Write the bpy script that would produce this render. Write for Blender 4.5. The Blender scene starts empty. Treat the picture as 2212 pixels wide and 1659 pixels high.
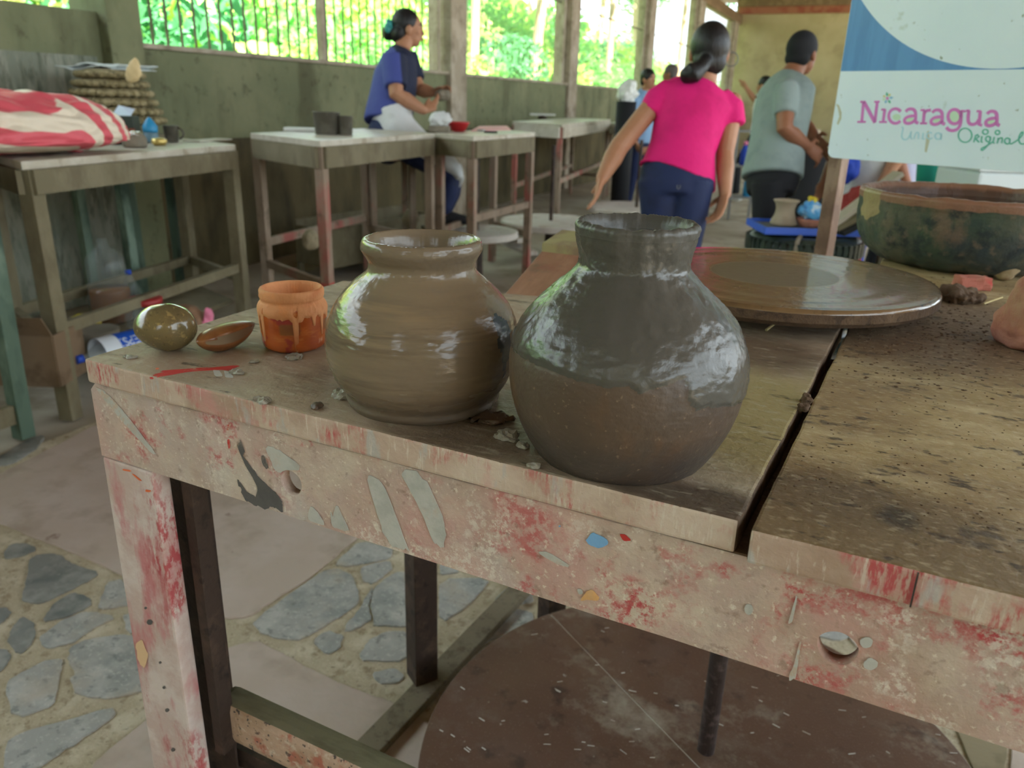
import bpy, bmesh, math, random
import numpy as np
from mathutils import Vector, Matrix, noise

# ------------------------------------------------------------------ camera, light, exposure
SC = bpy.context.scene
COL = SC.collection
H = 1.22                                     # eye height
F_PX, PITCH, ROLL, YAW = 1690.0, math.radians(19.83), math.radians(1.666), math.radians(23.29)
CX, CY = 1106.0, 829.5
def _rig():
    cp, sp = math.cos(PITCH), math.sin(PITCH)
    r, f, u = Vector((1, 0, 0)), Vector((0, cp, -sp)), Vector((0, sp, cp))
    cr, sr = math.cos(ROLL), math.sin(ROLL)
    R = Matrix.Rotation(YAW, 3, 'Z')
    return R @ (cr*r + sr*u), R @ (cr*u - sr*r), R @ f
RT, UP, FW = _rig()
EYE = Vector((0, 0, H))
cam = bpy.data.objects.new('camera', bpy.data.cameras.new('camera')); COL.objects.link(cam)
M4 = Matrix((RT, UP, -FW)).transposed().to_4x4(); M4.translation = EYE
cam.matrix_world = M4
cam.data.sensor_width = 36.0; cam.data.lens = 36.0*F_PX/2212.0
cam.data.clip_start = .05; cam.data.clip_end = 300
cam.data.dof.use_dof = True; cam.data.dof.focus_distance = .66; cam.data.dof.aperture_fstop = 9.5
SC.camera = cam

def lin(c):
    return tuple(((v/255)/12.92 if v/255 <= .04045 else ((v/255+.055)/1.055)**2.4) for v in c)

world = bpy.data.worlds.new('world'); SC.world = world; world.use_nodes = True
_bg = world.node_tree.nodes['Background']
_bg.inputs[0].default_value = (.80, .92, 1.0, 1); _bg.inputs[1].default_value = 1.25
sun = bpy.data.objects.new('sun', bpy.data.lights.new('sun', 'SUN')); COL.objects.link(sun)
sun.data.energy = 16.0; sun.data.angle = .01; sun.data.color = (1, .95, .85)
sun.rotation_euler = Vector((-.42, .30, -.86)).to_track_quat('-Z', 'Y').to_euler()
SC.view_settings.view_transform = 'Standard'; SC.view_settings.look = 'None'
SC.view_settings.gamma = 1; SC.view_settings.use_curve_mapping = False
SC.view_settings.exposure = 2.12
SC.cycles.max_bounces = 7; SC.cycles.diffuse_bounces = 4; SC.cycles.glossy_bounces = 3
SC.cycles.transmission_bounces = 5; SC.cycles.transparent_max_bounces = 6
SC.cycles.caustics_reflective = False; SC.cycles.caustics_refractive = False
SC.cycles.use_denoising = True

# ------------------------------------------------------------------ points in the room from sight lines and a known height / depth
def ray(x, y):
    return RT*((x-CX)/F_PX) - UP*((y-CY)/F_PX) + FW
def onz(x, y, z):
    d = ray(x, y); return EYE + d*((z-H)/d.z)
def onx(x, y, X):
    d = ray(x, y); return EYE + d*(X/d.x)
def ony(x, y, Y):
    d = ray(x, y); return EYE + d*(Y/d.y)
def at(x, y, dep):
    return EYE + ray(x, y)*dep
ZT = .96                                     # front bench height
TL = onz(180, 775, ZT)
TX = Vector((math.cos(math.radians(3.3)), -math.sin(math.radians(3.3)), 0)); TY = Vector((-TX.y, TX.x, 0))
ZUP = Vector((0, 0, 1))
def T(u, v, z): return Vector((TL.x, TL.y, 0)) + TX*u + TY*v + ZUP*z
def on_front(x, y, v=.006):                  # a point of the bench's front plane
    d = ray(x, y); o = Vector((TL.x, TL.y, 0)) + TY*v
    return EYE + d*((o-EYE).dot(TY)/d.dot(TY))
rnd = random.Random(7)

# ------------------------------------------------------------------ materials
def N(nt, typ, **kw):
    n = nt.nodes.new(typ)
    for k, v in kw.items(): setattr(n, k, v)
    return n
def mat(name, base, rough=.8, layers=(), bump=0, bs=60, metal=0, spec=.4, coat=0, rlayers=(), trans=0, ior=1.45, bd=4, sss=0, alpha=1, bstretch=None):
    m = bpy.data.materials.new(name); m.use_nodes = True; nt = m.node_tree
    p = nt.nodes['Principled BSDF']; L = nt.links.new
    p.inputs['Metallic'].default_value = metal
    p.inputs['Specular IOR Level'].default_value = spec
    p.inputs['Coat Weight'].default_value = coat; p.inputs['Coat Roughness'].default_value = .08
    p.inputs['Transmission Weight'].default_value = trans; p.inputs['IOR'].default_value = ior
    p.inputs['Alpha'].default_value = alpha
    tc = N(nt, 'ShaderNodeTexCoord')
    def mask(s, lo, hi, d=4, st=(1, 1, 1), kind='noise', off=0, w=.6, attr=None, dist=0, mul=None, c=(0, 0, 0), ns=20, na=.3):
        if kind == 'attr':
            a = N(nt, 'ShaderNodeAttribute'); a.attribute_name = attr; src = a.outputs['Fac']
        else:
            mp = N(nt, 'ShaderNodeMapping'); mp.inputs['Scale'].default_value = st; mp.inputs['Location'].default_value = (off, off*1.7, off*.6)
            L(tc.outputs['Object'], mp.inputs[0])
            if kind == 'noise':
                t = N(nt, 'ShaderNodeTexNoise'); t.inputs['Scale'].default_value = s; t.inputs['Detail'].default_value = d; t.inputs['Roughness'].default_value = w; t.inputs['Distortion'].default_value = dist
                L(mp.outputs[0], t.inputs['Vector']); src = t.outputs['Fac']
            elif kind == 'lin':
                dp = N(nt, 'ShaderNodeVectorMath', operation='DOT_PRODUCT'); dp.inputs[1].default_value = c; L(tc.outputs['Object'], dp.inputs[0]); src = dp.outputs['Value']
            elif kind == 'spot':                 # a stain round c, radius 1/s, with a ragged outline
                t = N(nt, 'ShaderNodeTexNoise'); t.inputs['Scale'].default_value = ns; t.inputs['Detail'].default_value = 6; L(tc.outputs['Object'], t.inputs['Vector'])
                sb = N(nt, 'ShaderNodeVectorMath', operation='SUBTRACT'); sb.inputs[1].default_value = c; L(tc.outputs['Object'], sb.inputs[0])
                m2 = N(nt, 'ShaderNodeVectorMath', operation='MULTIPLY'); m2.inputs[1].default_value = tuple(s*k for k in st); L(sb.outputs[0], m2.inputs[0])
                ln = N(nt, 'ShaderNodeVectorMath', operation='LENGTH'); L(m2.outputs[0], ln.inputs[0])
                ad = N(nt, 'ShaderNodeMath', operation='MULTIPLY_ADD'); ad.inputs[1].default_value = na*2; L(t.outputs['Fac'], ad.inputs[0]); L(ln.outputs['Value'], ad.inputs[2]); src = ad.outputs[0]
        r = N(nt, 'ShaderNodeMapRange'); r.inputs[1].default_value = lo; r.inputs[2].default_value = hi
        L(src, r.inputs[0]); out = r.outputs[0]
        for kw in ([mul] if isinstance(mul, dict) else mul or []):
            ml = N(nt, 'ShaderNodeMath', operation='MULTIPLY'); L(out, ml.inputs[0]); L(mask(**kw), ml.inputs[1]); out = ml.outputs[0]
        return out
    col = None
    for ly in layers:
        c, amt, kw = ly
        mx = N(nt, 'ShaderNodeMix', data_type='RGBA')
        if col is None: mx.inputs[6].default_value = (*lin(base), 1)
        else: L(col, mx.inputs[6])
        mx.inputs[7].default_value = (*lin(c), 1)
        mk = mask(**kw)
        if amt != 1:
            ml = N(nt, 'ShaderNodeMath', operation='MULTIPLY'); ml.inputs[1].default_value = amt; L(mk, ml.inputs[0]); mk = ml.outputs[0]
        L(mk, mx.inputs[0]); col = mx.outputs[2]
    if col is None: p.inputs['Base Color'].default_value = (*lin(base), 1)
    else: L(col, p.inputs['Base Color'])
    rg = None
    for r2, kw in rlayers:
        mx = N(nt, 'ShaderNodeMix', data_type='FLOAT')
        if rg is None: mx.inputs[2].default_value = rough
        else: L(rg, mx.inputs[2])
        mx.inputs[3].default_value = r2; L(mask(**kw), mx.inputs[0]); rg = mx.outputs[0]
    if rg is None: p.inputs['Roughness'].default_value = rough
    else: L(rg, p.inputs['Roughness'])
    if bump:
        b = N(nt, 'ShaderNodeBump'); b.inputs['Strength'].default_value = 1; b.inputs['Distance'].default_value = bump
        mk = mask(bs, 0, 1, bd, st=bstretch or (1, 1, 1)); L(mk, b.inputs['Height']); L(b.outputs[0], p.inputs['Normal'])
    return m
def K(s, lo, hi, **kw): return dict(s=s, lo=lo, hi=hi, **kw)

def SPOT(p, r, **kw):
    kw.setdefault('lo', 1.45); kw.setdefault('hi', .85); q = p-Vector((TL.x, TL.y, 0)); return dict(s=1/r, kind='spot', c=tuple(q), na=kw.pop('na', .35), **kw)
ZQ = lambda x, y: onz(x, y, ZT)
m_top = mat('muddy_wood_top', (156, 135, 113), .6, [
    ((172, 160, 136), .8, K(9, .5, .68, off=2)), ((120, 99, 81), .85, K(14, .5, .66, st=(.5, 1.3, 1), off=5)), ((150, 134, 84), .8, SPOT(ZQ(1660, 900), .16)), ((84, 64, 46), .8, SPOT(ZQ(1640, 760), .09, ns=30)),
    ((98, 84, 68), .7, SPOT(ZQ(1060, 920), .1, ns=40)), ((64, 50, 36), .8, SPOT(ZQ(1520, 1080), .05, ns=40, st=(.5, 1.6, 1))), ((60, 48, 34), .75, K(34, .58, .7, st=(.5, 1, 1), mul=K(5, .4, .6))), ((176, 166, 144), .5, K(160, .56, .68, st=(.3, 1, 1))), ((56, 44, 32), .7, K(90, .62, .68, st=(.3, 1, 1)))],
    bump=.0024, bs=70, bd=10, rlayers=[(.3, SPOT(ZQ(1060, 920), .1, ns=40))])
m_top2 = mat('worn_wood_top', (162, 138, 96), .6, [
    ((190, 170, 130), .8, K(22, .48, .66, st=(.5, 1.2, 1), off=1, d=8, w=.7)), ((124, 98, 66), .8, K(9, .48, .66, st=(.7, 1, 1), off=4, d=8)), ((96, 74, 54), .9, SPOT(ZQ(1990, 720), .26, ns=14)), ((120, 98, 76), .8, SPOT(ZQ(2090, 700), .2, ns=26)),
    ((92, 70, 48), .85, SPOT(ZQ(1790, 1075), .075, ns=22, st=(.7, 1.5, 1))), ((112, 90, 62), .8, SPOT(ZQ(2050, 1200), .11, ns=16, st=(.5, 1.6, 1))), ((52, 40, 30), .75, SPOT(ZQ(1940, 1120), .016, ns=60, st=(1, .8, 1))),
    ((52, 40, 30), .8, K(80, .6, .68, st=(.55, 1, 1))), ((204, 188, 154), .3, K(220, .54, .66, st=(.5, 1, 1))), ((64, 50, 38), .7, K(38, .62, .68, st=(.5, 1, 1), off=4))],
    bump=.002, bs=80, bd=10, rlayers=[(.4, SPOT(ZQ(1790, 1075), .075, ns=22, st=(.7, 1.5, 1)))])
_ux = tuple(TX)
m_paint = mat('chipped_painted_wood', (182, 160, 146), .75, [
    ((202, 186, 166), .8, K(16, .45, .62, off=3)), ((166, 140, 122), .85, K(8, .48, .64, off=6)), ((184, 178, 172), .75, K(6, .52, .68, st=(1, 1, .6), off=8, d=7)), ((198, 146, 138), .6, K(7, .48, .66, off=11, d=7)),
    ((178, 66, 70), .95, K(13, .50, .60, off=14, d=6, mul=[K(120, .44, .56, d=5, w=.75), dict(s=1, lo=.3, hi=.6, kind='lin', c=_ux)])), ((178, 84, 84), .8, K(22, .58, .66, off=19, d=6, mul=K(150, .44, .56, w=.7))),
    ((214, 204, 190), .75, K(26, .5, .62, off=31, d=6, mul=K(140, .48, .58, w=.7))), ((132, 108, 92), .55, K(80, .6, .7, off=20)), ((224, 214, 196), .6, K(200, .6, .68, off=2))],
    bump=.0014, bs=170, bd=6)
m_edge = mat('chipped_board_edge', (184, 160, 142), .75, [
    ((202, 184, 166), .8, K(18, .45, .62, off=3)), ((160, 132, 112), .8, K(9, .5, .66, off=6)), ((198, 132, 128), .7, K(11, .54, .66, off=21, d=7)),
    ((178, 74, 76), .9, K(16, .5, .62, off=25, d=6, mul=K(130, .46, .57, st=(1.6, 1, .35), w=.7))), ((176, 172, 166), .8, K(22, .6, .66, off=31, st=(1.6, 1, .5))), ((208, 196, 180), .6, K(110, .58, .66, off=2, st=(2.5, 1, .4)))],
    bump=.0012, bs=150, bd=5)
m_redleg = mat('red_chipped_leg', (190, 168, 158), .75, [
    ((206, 192, 184), .8, K(22, .45, .6, off=3)), ((186, 110, 112), .85, K(14, .5, .62, off=6, st=(1.6, 1, .5), d=7)), ((168, 56, 62), .85, K(12, .5, .62, off=9, st=(1.3, 1, .5), d=6, mul=K(110, .44, .56, st=(1.5, 1, .5), w=.72))), ((150, 122, 106), .6, K(9, .58, .7, off=16))],
    bump=.001, bs=170, bd=5)
m_steel = mat('dirty_dark_steel', (58, 46, 40), .55, [((92, 74, 62), .8, K(18, .5, .68)), ((34, 28, 26), .8, K(40, .55, .65))], bump=.0008, bs=120, metal=.2)
m_steel2 = mat('muddy_flat_bar', (122, 112, 92), .8, [((90, 80, 62), .8, K(30, .5, .66)), ((60, 52, 42), .7, K(90, .6, .7))], bump=.001, bs=150)
m_rail_top = mat('dusty_rail', (112, 106, 82), .85, [((90, 84, 62), .8, K(40, .5, .66, st=(.3, 1, 1)))], bump=.0008, bs=150)
m_rail = mat('speckled_rail_paint', (178, 150, 128), .8, [((164, 92, 74), .85, K(26, .54, .63, off=3)), ((150, 124, 96), .7, K(14, .5, .65, off=6)), ((52, 50, 54), .9, K(110, .6, .65, off=8)), ((196, 178, 158), .7, K(80, .58, .66, off=12)), ((60, 54, 50), .8, K(60, .63, .68, off=18))], bump=.0015, bs=160)
m_fly = mat('dark_lacquered_flywheel', (94, 70, 57), .38, [((106, 82, 66), .8, K(3, .45, .65)), ((116, 102, 90), .7, K(9, .5, .72, off=4, d=10, w=.75)), ((156, 146, 130), .9, K(4.2, .55, .70, off=7.3, d=9, w=.7)), ((170, 164, 154), .8, K(45, .68, .73, off=9)), ((138, 120, 104), .5, K(240, .62, .72, d=2)), ((60, 46, 40), .7, K(16, .58, .68, off=15))], bump=.0005, bs=200, rlayers=[(.7, K(5, .55, .7, off=7.3))])
m_head = mat('wet_muddy_wheelhead', (104, 78, 52), .13, [((136, 106, 72), .8, K(14, .5, .66)), ((84, 62, 42), .8, K(26, .54, .66, off=3)), ((124, 98, 68), .7, dict(s=1, lo=0, hi=1, kind='attr', attr='ring')), ((100, 86, 66), 1, dict(s=1, lo=.3, hi=.7, kind='attr', attr='center')), ((70, 54, 40), .6, K(70, .62, .7))], bump=.0009, bs=90, bd=6, coat=.6, rlayers=[(.3, K(30, .52, .66)), (.62, dict(s=1, lo=.3, hi=.7, kind='attr', attr='center'))])
m_iron = mat('rusted_shaft', (70, 60, 58), .5, [((110, 96, 94), .8, K(60, .5, .66)), ((48, 38, 34), .7, K(20, .55, .66))], bump=.0005, bs=200, metal=.4)
m_clayA = mat('slick_brown_slip', (118, 103, 84), .2, [((134, 116, 92), .9, K(3, .45, .62, st=(1, 1, 9), off=2)), ((90, 76, 62), .9, K(3, .52, .66, st=(1.2, 1.2, 14), off=5, d=6)), ((144, 122, 92), .7, K(5, .58, .68, st=(1, 1, 16), off=8)), ((92, 78, 64), .8, dict(s=1, lo=0, hi=1, kind='attr', attr='low')), ((74, 76, 76), 1, dict(s=1, lo=.4, hi=.6, kind='attr', attr='drip'))],
    bump=.0007, bs=16, bd=6, bstretch=(1, 1, 5), rlayers=[(.42, dict(s=1, lo=0, hi=1, kind='attr', attr='low')), (.1, K(6, .5, .62, st=(1, 1, 5), off=3))], spec=.5)
m_clayB = mat('dark_slip_glaze_on_clay', (86, 70, 56), .45, [((72, 60, 50), .9, K(7, .5, .64, off=2)), ((104, 74, 48), .8, K(9, .56, .68, st=(2, 2, .7), off=8)), ((64, 57, 52), .8, dict(s=1, lo=.2, hi=.9, kind='attr', attr='foot')), ((140, 118, 94), .6, K(220, .63, .7)), ((82, 79, 72), 1, dict(s=1, lo=.35, hi=.65, kind='attr', attr='slip')), ((106, 112, 118), .55, dict(s=1, lo=.2, hi=1, kind='attr', attr='thin'))],
    bump=.0008, bs=110, bd=8, rlayers=[(.055, dict(s=1, lo=.35, hi=.65, kind='attr', attr='slip')), (.4, dict(s=1, lo=.3, hi=.7, kind='attr', attr='rim'))], spec=.5)
m_slipjar = mat('terracotta_slip', (212, 146, 98), .75, [((182, 100, 54), .8, K(20, .5, .66)), ((222, 146, 90), .7, K(40, .55, .66, off=4))], bump=.001, bs=120)
m_jarglaze = mat('orange_glass_jar', (182, 92, 40), .12, [((150, 66, 30), .9, K(14, .45, .62, st=(1, 1, 2.2), off=3)), ((206, 124, 62), .8, K(18, .55, .66, st=(1, 1, 3), off=6)), ((150, 50, 44), .9, dict(s=1, lo=.2, hi=.8, kind='attr', attr='red')), ((128, 84, 44), .8, dict(s=1, lo=.2, hi=.8, kind='attr', attr='band')), ((222, 166, 130), .8, K(36, .66, .72, off=9))], bump=.0004, bs=60, coat=.6, spec=.5)
m_pebble = mat('polished_olive_stone', (108, 94, 62), .18, [((128, 106, 66), .7, K(14, .45, .62)), ((84, 74, 52), .7, K(22, .52, .64, off=5)), ((160, 134, 84), .6, K(160, .56, .68)), ((70, 60, 42), .6, K(200, .6, .7, off=3))], coat=.5, spec=.5, bump=.0003, bs=140)
m_polisher = mat('brown_polished_piece', (140, 92, 54), .3, [((110, 66, 36), .8, K(24, .5, .64)), ((128, 108, 84), 1, dict(s=1, lo=.3, hi=.7, kind='attr', attr='flat'))], coat=.2, bump=.0003, bs=200)
m_terra = mat('weathered_terracotta', (174, 120, 102), .85, [((200, 140, 112), .8, K(24, .5, .64)), ((150, 92, 76), .85, K(13, .52, .64, off=4)), ((176, 150, 116), .8, K(7, .54, .68, off=9))], bump=.003, bs=60, bd=7)
m_brick = mat('dusty_red_brick', (172, 104, 88), .9, [((190, 140, 118), .8, K(30, .5, .65)), ((190, 70, 66), .7, K(18, .6, .66, off=3))], bump=.002, bs=80)
m_mud = mat('dried_mud', (88, 68, 50), .9, [((110, 88, 66), .8, K(30, .5, .64)), ((60, 46, 34), .8, K(60, .56, .66))], bump=.003, bs=90)
m_scrap = mat('grey_clay_scrap', (138, 130, 114), .45, [((160, 154, 140), .8, K(60, .5, .64)), ((104, 96, 82), .8, K(40, .55, .66, off=3))], bump=.001, bs=150)
m_straw = mat('straw', (196, 178, 128), .8)
m_basin = mat('mossy_clay_basin', (88, 86, 70), .85, [((58, 72, 56), .9, K(9, .45, .6, d=8, off=2)), ((44, 56, 58), .9, K(7, .46, .6, d=9, off=7)), ((118, 96, 76), .85, K(11, .55, .66, d=8, off=4, st=(1, 1, .6))), ((38, 46, 46), .8, K(30, .52, .64, d=8, off=11)), ((112, 98, 80), .6, K(45, .56, .66, d=8, off=17)), ((86, 60, 46), 1, dict(s=1, lo=.2, hi=.8, kind='attr', attr='rim')), ((150, 106, 82), .7, dict(s=1, lo=.5, hi=.9, kind='attr', attr='lip')), ((150, 130, 92), 1, dict(s=1, lo=.4, hi=.6, kind='attr', attr='chip'))], bump=.003, bs=70, bd=8, rlayers=[(.3, dict(s=1, lo=.2, hi=.8, kind='attr', attr='rim'))])
m_water = mat('muddy_water', (70, 48, 36), .05, spec=.6)
m_mortar = mat('floor_mortar', (176, 164, 138), .9, [((200, 190, 166), .8, K(12, .48, .64)), ((140, 124, 98), .8, K(25, .55, .66, off=3)), ((112, 98, 78), .7, K(80, .6, .7)), ((206, 196, 172), .6, K(190, .56, .66))], bump=.006, bs=40, bd=7)
m_slab = mat('pinkish_flagstone', (182, 166, 152), .7, [((196, 182, 172), .8, K(3, .45, .65)), ((160, 144, 128), .8, K(5, .5, .66, off=3)), ((120, 92, 76), .7, K(12, .68, .74, off=5)), ((176, 166, 154), .5, K(60, .58, .68))], bump=.001, bs=60)
m_stone = mat('bluegrey_flagstone', (158, 158, 152), .7, [((180, 179, 172), .8, K(14, .48, .62)), ((134, 138, 134), .8, K(8, .52, .64, off=3)), ((104, 110, 106), .6, K(40, .58, .66)), ((194, 192, 184), .6, K(120, .57, .66)), ((176, 164, 146), .6, K(5, .55, .68, off=8))], bump=.0015, bs=90)
m_stone2 = mat('dark_flagstone', (126, 127, 122), .7, [((150, 150, 144), .8, K(14, .48, .62)), ((98, 103, 100), .8, K(10, .52, .64, off=3)), ((150, 150, 144), .5, K(60, .62, .68))], bump=.002, bs=70)
m_slab2 = mat('olive_flagstone', (140, 128, 100), .75, [((110, 100, 74), .8, K(9, .5, .64))], bump=.001, bs=60)
m_concrete = mat('worn_concrete_floor', (156, 146, 128), .75, [((176, 166, 150), .8, K(1.5, .45, .62)), ((128, 116, 98), .8, K(3, .5, .66, off=3))], bump=.002, bs=20)
m_wall = mat('greenish_cement_wall', (113, 117, 87), .9, [((132, 132, 100), .8, K(1.6, .45, .62)), ((86, 86, 62), .8, K(2.6, .5, .66, off=3, st=(1, 1, .4))), ((74, 72, 52), .6, K(9, .58, .68, off=6))], bump=.01, bs=9, bd=7)
m_wall_far = mat('yellow_cement_wall', (168, 156, 116), .9, [((186, 174, 136), .8, K(.5, .45, .62)), ((140, 128, 94), .8, K(1, .5, .66, off=3))], bump=.01, bs=5)
m_render = mat('rough_render', (124, 128, 112), .95, [((150, 150, 134), .8, K(14, .48, .62, st=(1, 1, .25))), ((84, 88, 72), .8, K(18, .52, .64, off=3, st=(1, 1, .25)))], bump=.02, bs=26, bd=6, bstretch=(1, 1, .35))
m_wall_shade = mat('shade_toned_lower_wall', (80, 72, 48), .9, [((98, 88, 60), .8, K(3, .45, .62, st=(1, 1, .3))), ((58, 52, 34), .8, K(4, .5, .66, off=3, st=(1, 1, .4)))], bump=.006, bs=12)  # wall colour darkened to stand for the shade under the benches
m_bamboo = mat('pale_grille_bar', (168, 158, 120), .7, [((120, 112, 84), .7, K(8, .5, .65))])
m_post = mat('cement_post', (158, 146, 126), .85, [((178, 166, 148), .8, K(4, .45, .62)), ((126, 114, 96), .8, K(6, .5, .66, off=3))], bump=.006, bs=14)
m_bar = mat('grille_bar', (96, 92, 70), .7, [((120, 112, 90), .7, K(8, .5, .65))])
m_roof = mat('rusty_roof_underside', (92, 74, 60), .8, [((120, 92, 70), .8, K(2, .45, .65))])
m_beam = mat('roof_timber', (122, 100, 74), .8, [((146, 122, 92), .8, K(5, .45, .62, st=(1, .2, 1)))], bump=.003, bs=20)
m_redbeam = mat('reddish_purlin', (160, 104, 78), .8, [((140, 70, 54), .8, K(3, .5, .62))])
m_bg = mat('dusty_bench_wood', (112, 104, 80), .8, [((128, 120, 96), .7, K(5, .45, .62)), ((92, 82, 62), .6, K(9, .5, .66, off=3, st=(1, 1, .4)))], bump=.002, bs=40)
m_bgtop = mat('pale_bench_top', (176, 168, 150), .38, [((196, 190, 176), .8, K(6, .45, .62)), ((140, 128, 104), .7, K(9, .55, .66, off=3))], bump=.001, bs=60)
m_bgleg = mat('worn_red_bench_frame', (136, 118, 100), .75, [((154, 138, 120), .8, K(7, .45, .62, st=(1, 1, .4))), ((160, 84, 76), .85, K(4, .54, .66, off=3, st=(1, 1, .5))), ((100, 86, 68), .7, K(10, .56, .68, off=8))], bump=.001, bs=60)
m_redtip = mat('red_bench_frame', (170, 70, 60), .7, [((150, 110, 92), .8, K(7, .5, .64))])
m_green = mat('green_painted_post', (84, 104, 88), .6, [((122, 140, 122), .8, K(9, .48, .62, st=(1, 1, .4))), ((48, 66, 54), .8, K(6, .52, .64, off=4, st=(1, 1, .4)))], bump=.001, bs=40)
m_disc = mat('pale_kickwheel', (196, 190, 180), .7, [((214, 208, 198), .8, K(5, .45, .62)), ((170, 150, 132), .7, K(8, .56, .66, off=3))])
m_plank = mat('reddish_sloped_board', (142, 104, 80), .6, [((160, 122, 96), .8, K(9, .45, .64, st=(4, 1, 1))), ((126, 76, 60), .8, K(6, .5, .64, off=3)), ((110, 92, 72), .7, K(14, .56, .66, off=7))], bump=.001, bs=60)
m_plank2 = mat('yellowed_seat_edge', (150, 140, 96), .7, [((124, 100, 80), .8, K(14, .5, .64))], bump=.001, bs=60)
m_sign = mat('pale_sign_face', (230, 242, 252), .35, [((214, 232, 244), .6, K(2, .45, .65)), ((168, 180, 160), .7, K(9, .64, .72, off=3)), ((130, 138, 120), .8, K(44, .68, .73, off=6))], spec=.4)
m_signblue = mat('sign_blue_field', (96, 150, 206), .35, [((84, 134, 192), .7, K(14, .45, .65, st=(3, 3, .3)))])
m_signedge = mat('sign_edge', (214, 214, 190), .5)
m_pink_ink = mat('pink_print', (218, 128, 204), .5); m_teal_ink = mat('teal_print', (106, 190, 172), .5); m_faint = mat('faded_blue_print', (184, 222, 238), .5)
m_grime = mat('sign_grime', (198, 198, 178), .7)
m_yellow_ink = mat('yellow_print', (216, 208, 150), .5); m_blue_ink = mat('blue_print', (140, 190, 224), .5); m_green_ink = mat('green_print', (96, 184, 160), .5); m_pale_green = mat('pale_green_print', (206, 232, 206), .5)
m_pole = mat('brown_steel_pole', (120, 92, 74), .5, [((150, 124, 104), .8, K(20, .5, .64, st=(1, 1, .4))), ((92, 66, 52), .7, K(9, .52, .64, off=4))], bump=.0006, bs=90)
def paint(name, c, r=.6): return mat(name, c, r, [((186, 162, 140), .85, K(14, .5, .62, off=4, d=6, mul=K(150, .46, .56, w=.7))), (tuple(int(v*.9) for v in c), .7, K(40, .5, .64))], bump=.0006, bs=200)
m_pgrey, m_plight, m_pred, m_pblue, m_porange, m_pdark = paint('grey_paint', (92, 88, 86)), paint('pale_grey_paint', (182, 180, 172)), paint('red_paint', (190, 56, 50)), paint('blue_paint', (120, 166, 206)), paint('orange_paint', (222, 170, 112)), paint('black_grime', (60, 52, 46))
m_bright_orange = paint('bright_orange_paint', (226, 112, 66))
m_woodpatch = mat('bare_wood_patch', (214, 180, 140), .8, bump=.001, bs=150)
m_skin = mat('skin_tan', (164, 116, 86), .55, [((178, 130, 100), .6, K(9, .45, .65))])
m_skin_d = mat('skin_brown', (140, 92, 66), .55, [((156, 104, 76), .6, K(9, .45, .65))])
m_hair = mat('black_hair', (22, 20, 20), .45, [((36, 32, 30), .7, K(40, .5, .62, st=(1, 1, .2)))], bump=.004, bs=60, bstretch=(2, 2, .3))
m_hairg = mat('greying_hair', (84, 76, 72), .6, bump=.004, bs=60)
m_pinkshirt = mat('magenta_cotton', (214, 24, 112), .8, [((190, 16, 96), .6, K(7, .5, .65))], bump=.006, bs=11, bd=3)
m_navy = mat('navy_denim', (26, 38, 74), .75, [((20, 28, 54), .7, K(8, .5, .65))], bump=.003, bs=14)
m_grey = mat('grey_green_cotton', (136, 150, 146), .85, [((118, 132, 130), .6, K(8, .5, .65))], bump=.008, bs=10, bd=3)
m_black = mat('black_cloth', (24, 25, 28), .8)
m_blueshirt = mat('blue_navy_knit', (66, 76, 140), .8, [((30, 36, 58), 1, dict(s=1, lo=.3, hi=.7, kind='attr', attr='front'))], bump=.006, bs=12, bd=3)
m_white = mat('white_cotton', (206, 208, 206), .85, [((186, 188, 182), .6, K(8, .5, .65))], bump=.006, bs=14, bd=3)
m_lilac = mat('pale_lilac_cotton', (184, 188, 214), .85, bump=.006, bs=14)
m_blue2 = mat('pale_blue_cotton', (132, 164, 196), .85, [((110, 140, 176), .6, K(8, .5, .65))], bump=.006, bs=14)
m_purple = mat('purple_cotton', (124, 108, 190), .85); m_royal = mat('royal_blue_cloth', (30, 62, 160), .7)
m_teal = mat('teal_plastic', (60, 150, 146), .4); m_eye = mat('eye_white', (230, 226, 220), .3); m_iris = mat('dark_iris', (36, 24, 18), .2); m_lip = mat('lip', (150, 84, 76), .5)
m_sack = mat('striped_woven_sack', (220, 206, 184), .5, [((210, 88, 98), 1, dict(s=1, lo=.42, hi=.58, kind='attr', attr='stripe')) ], bump=.003, bs=30)
m_wicker = mat('dusty_wicker', (134, 122, 88), .85, [((168, 154, 118), .8, K(24, .48, .62)), ((86, 78, 54), .8, K(30, .52, .62, off=3))], bump=.006, bs=50)
m_paper = mat('pale_paper', (206, 214, 212), .7); m_shell = mat('cream_wood_scoop', (206, 182, 134), .6)
m_pot = mat('grey_unfired_clay', (116, 108, 92), .75, [((140, 130, 112), .7, K(12, .5, .64))]); m_potd = mat('dark_metal_cup', (84, 80, 70), .4, [((112, 108, 96), .7, K(10, .5, .64))], metal=.3)
m_foil = mat('crumpled_foil', (214, 212, 204), .25, metal=.9, bump=.004, bs=60); m_gold = mat('yellow_metal_lid', (200, 176, 104), .3, metal=.6)
m_bluepl = mat('blue_plastic', (44, 132, 176), .4); m_blued = mat('grey_blue_plastic', (92, 120, 132), .45); m_tin = mat('dark_tin', (54, 62, 54), .5); m_tinred = mat('brown_label', (128, 66, 48), .6); m_lilacpl = mat('pale_blue_plastic', (190, 202, 220), .4); m_bottle_d = mat('dark_green_glass', (30, 48, 34), .15)
m_redbowl = mat('red_plastic', (176, 38, 40), .4); m_pinkcloth = mat('pink_paper', (222, 166, 164), .7)
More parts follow.
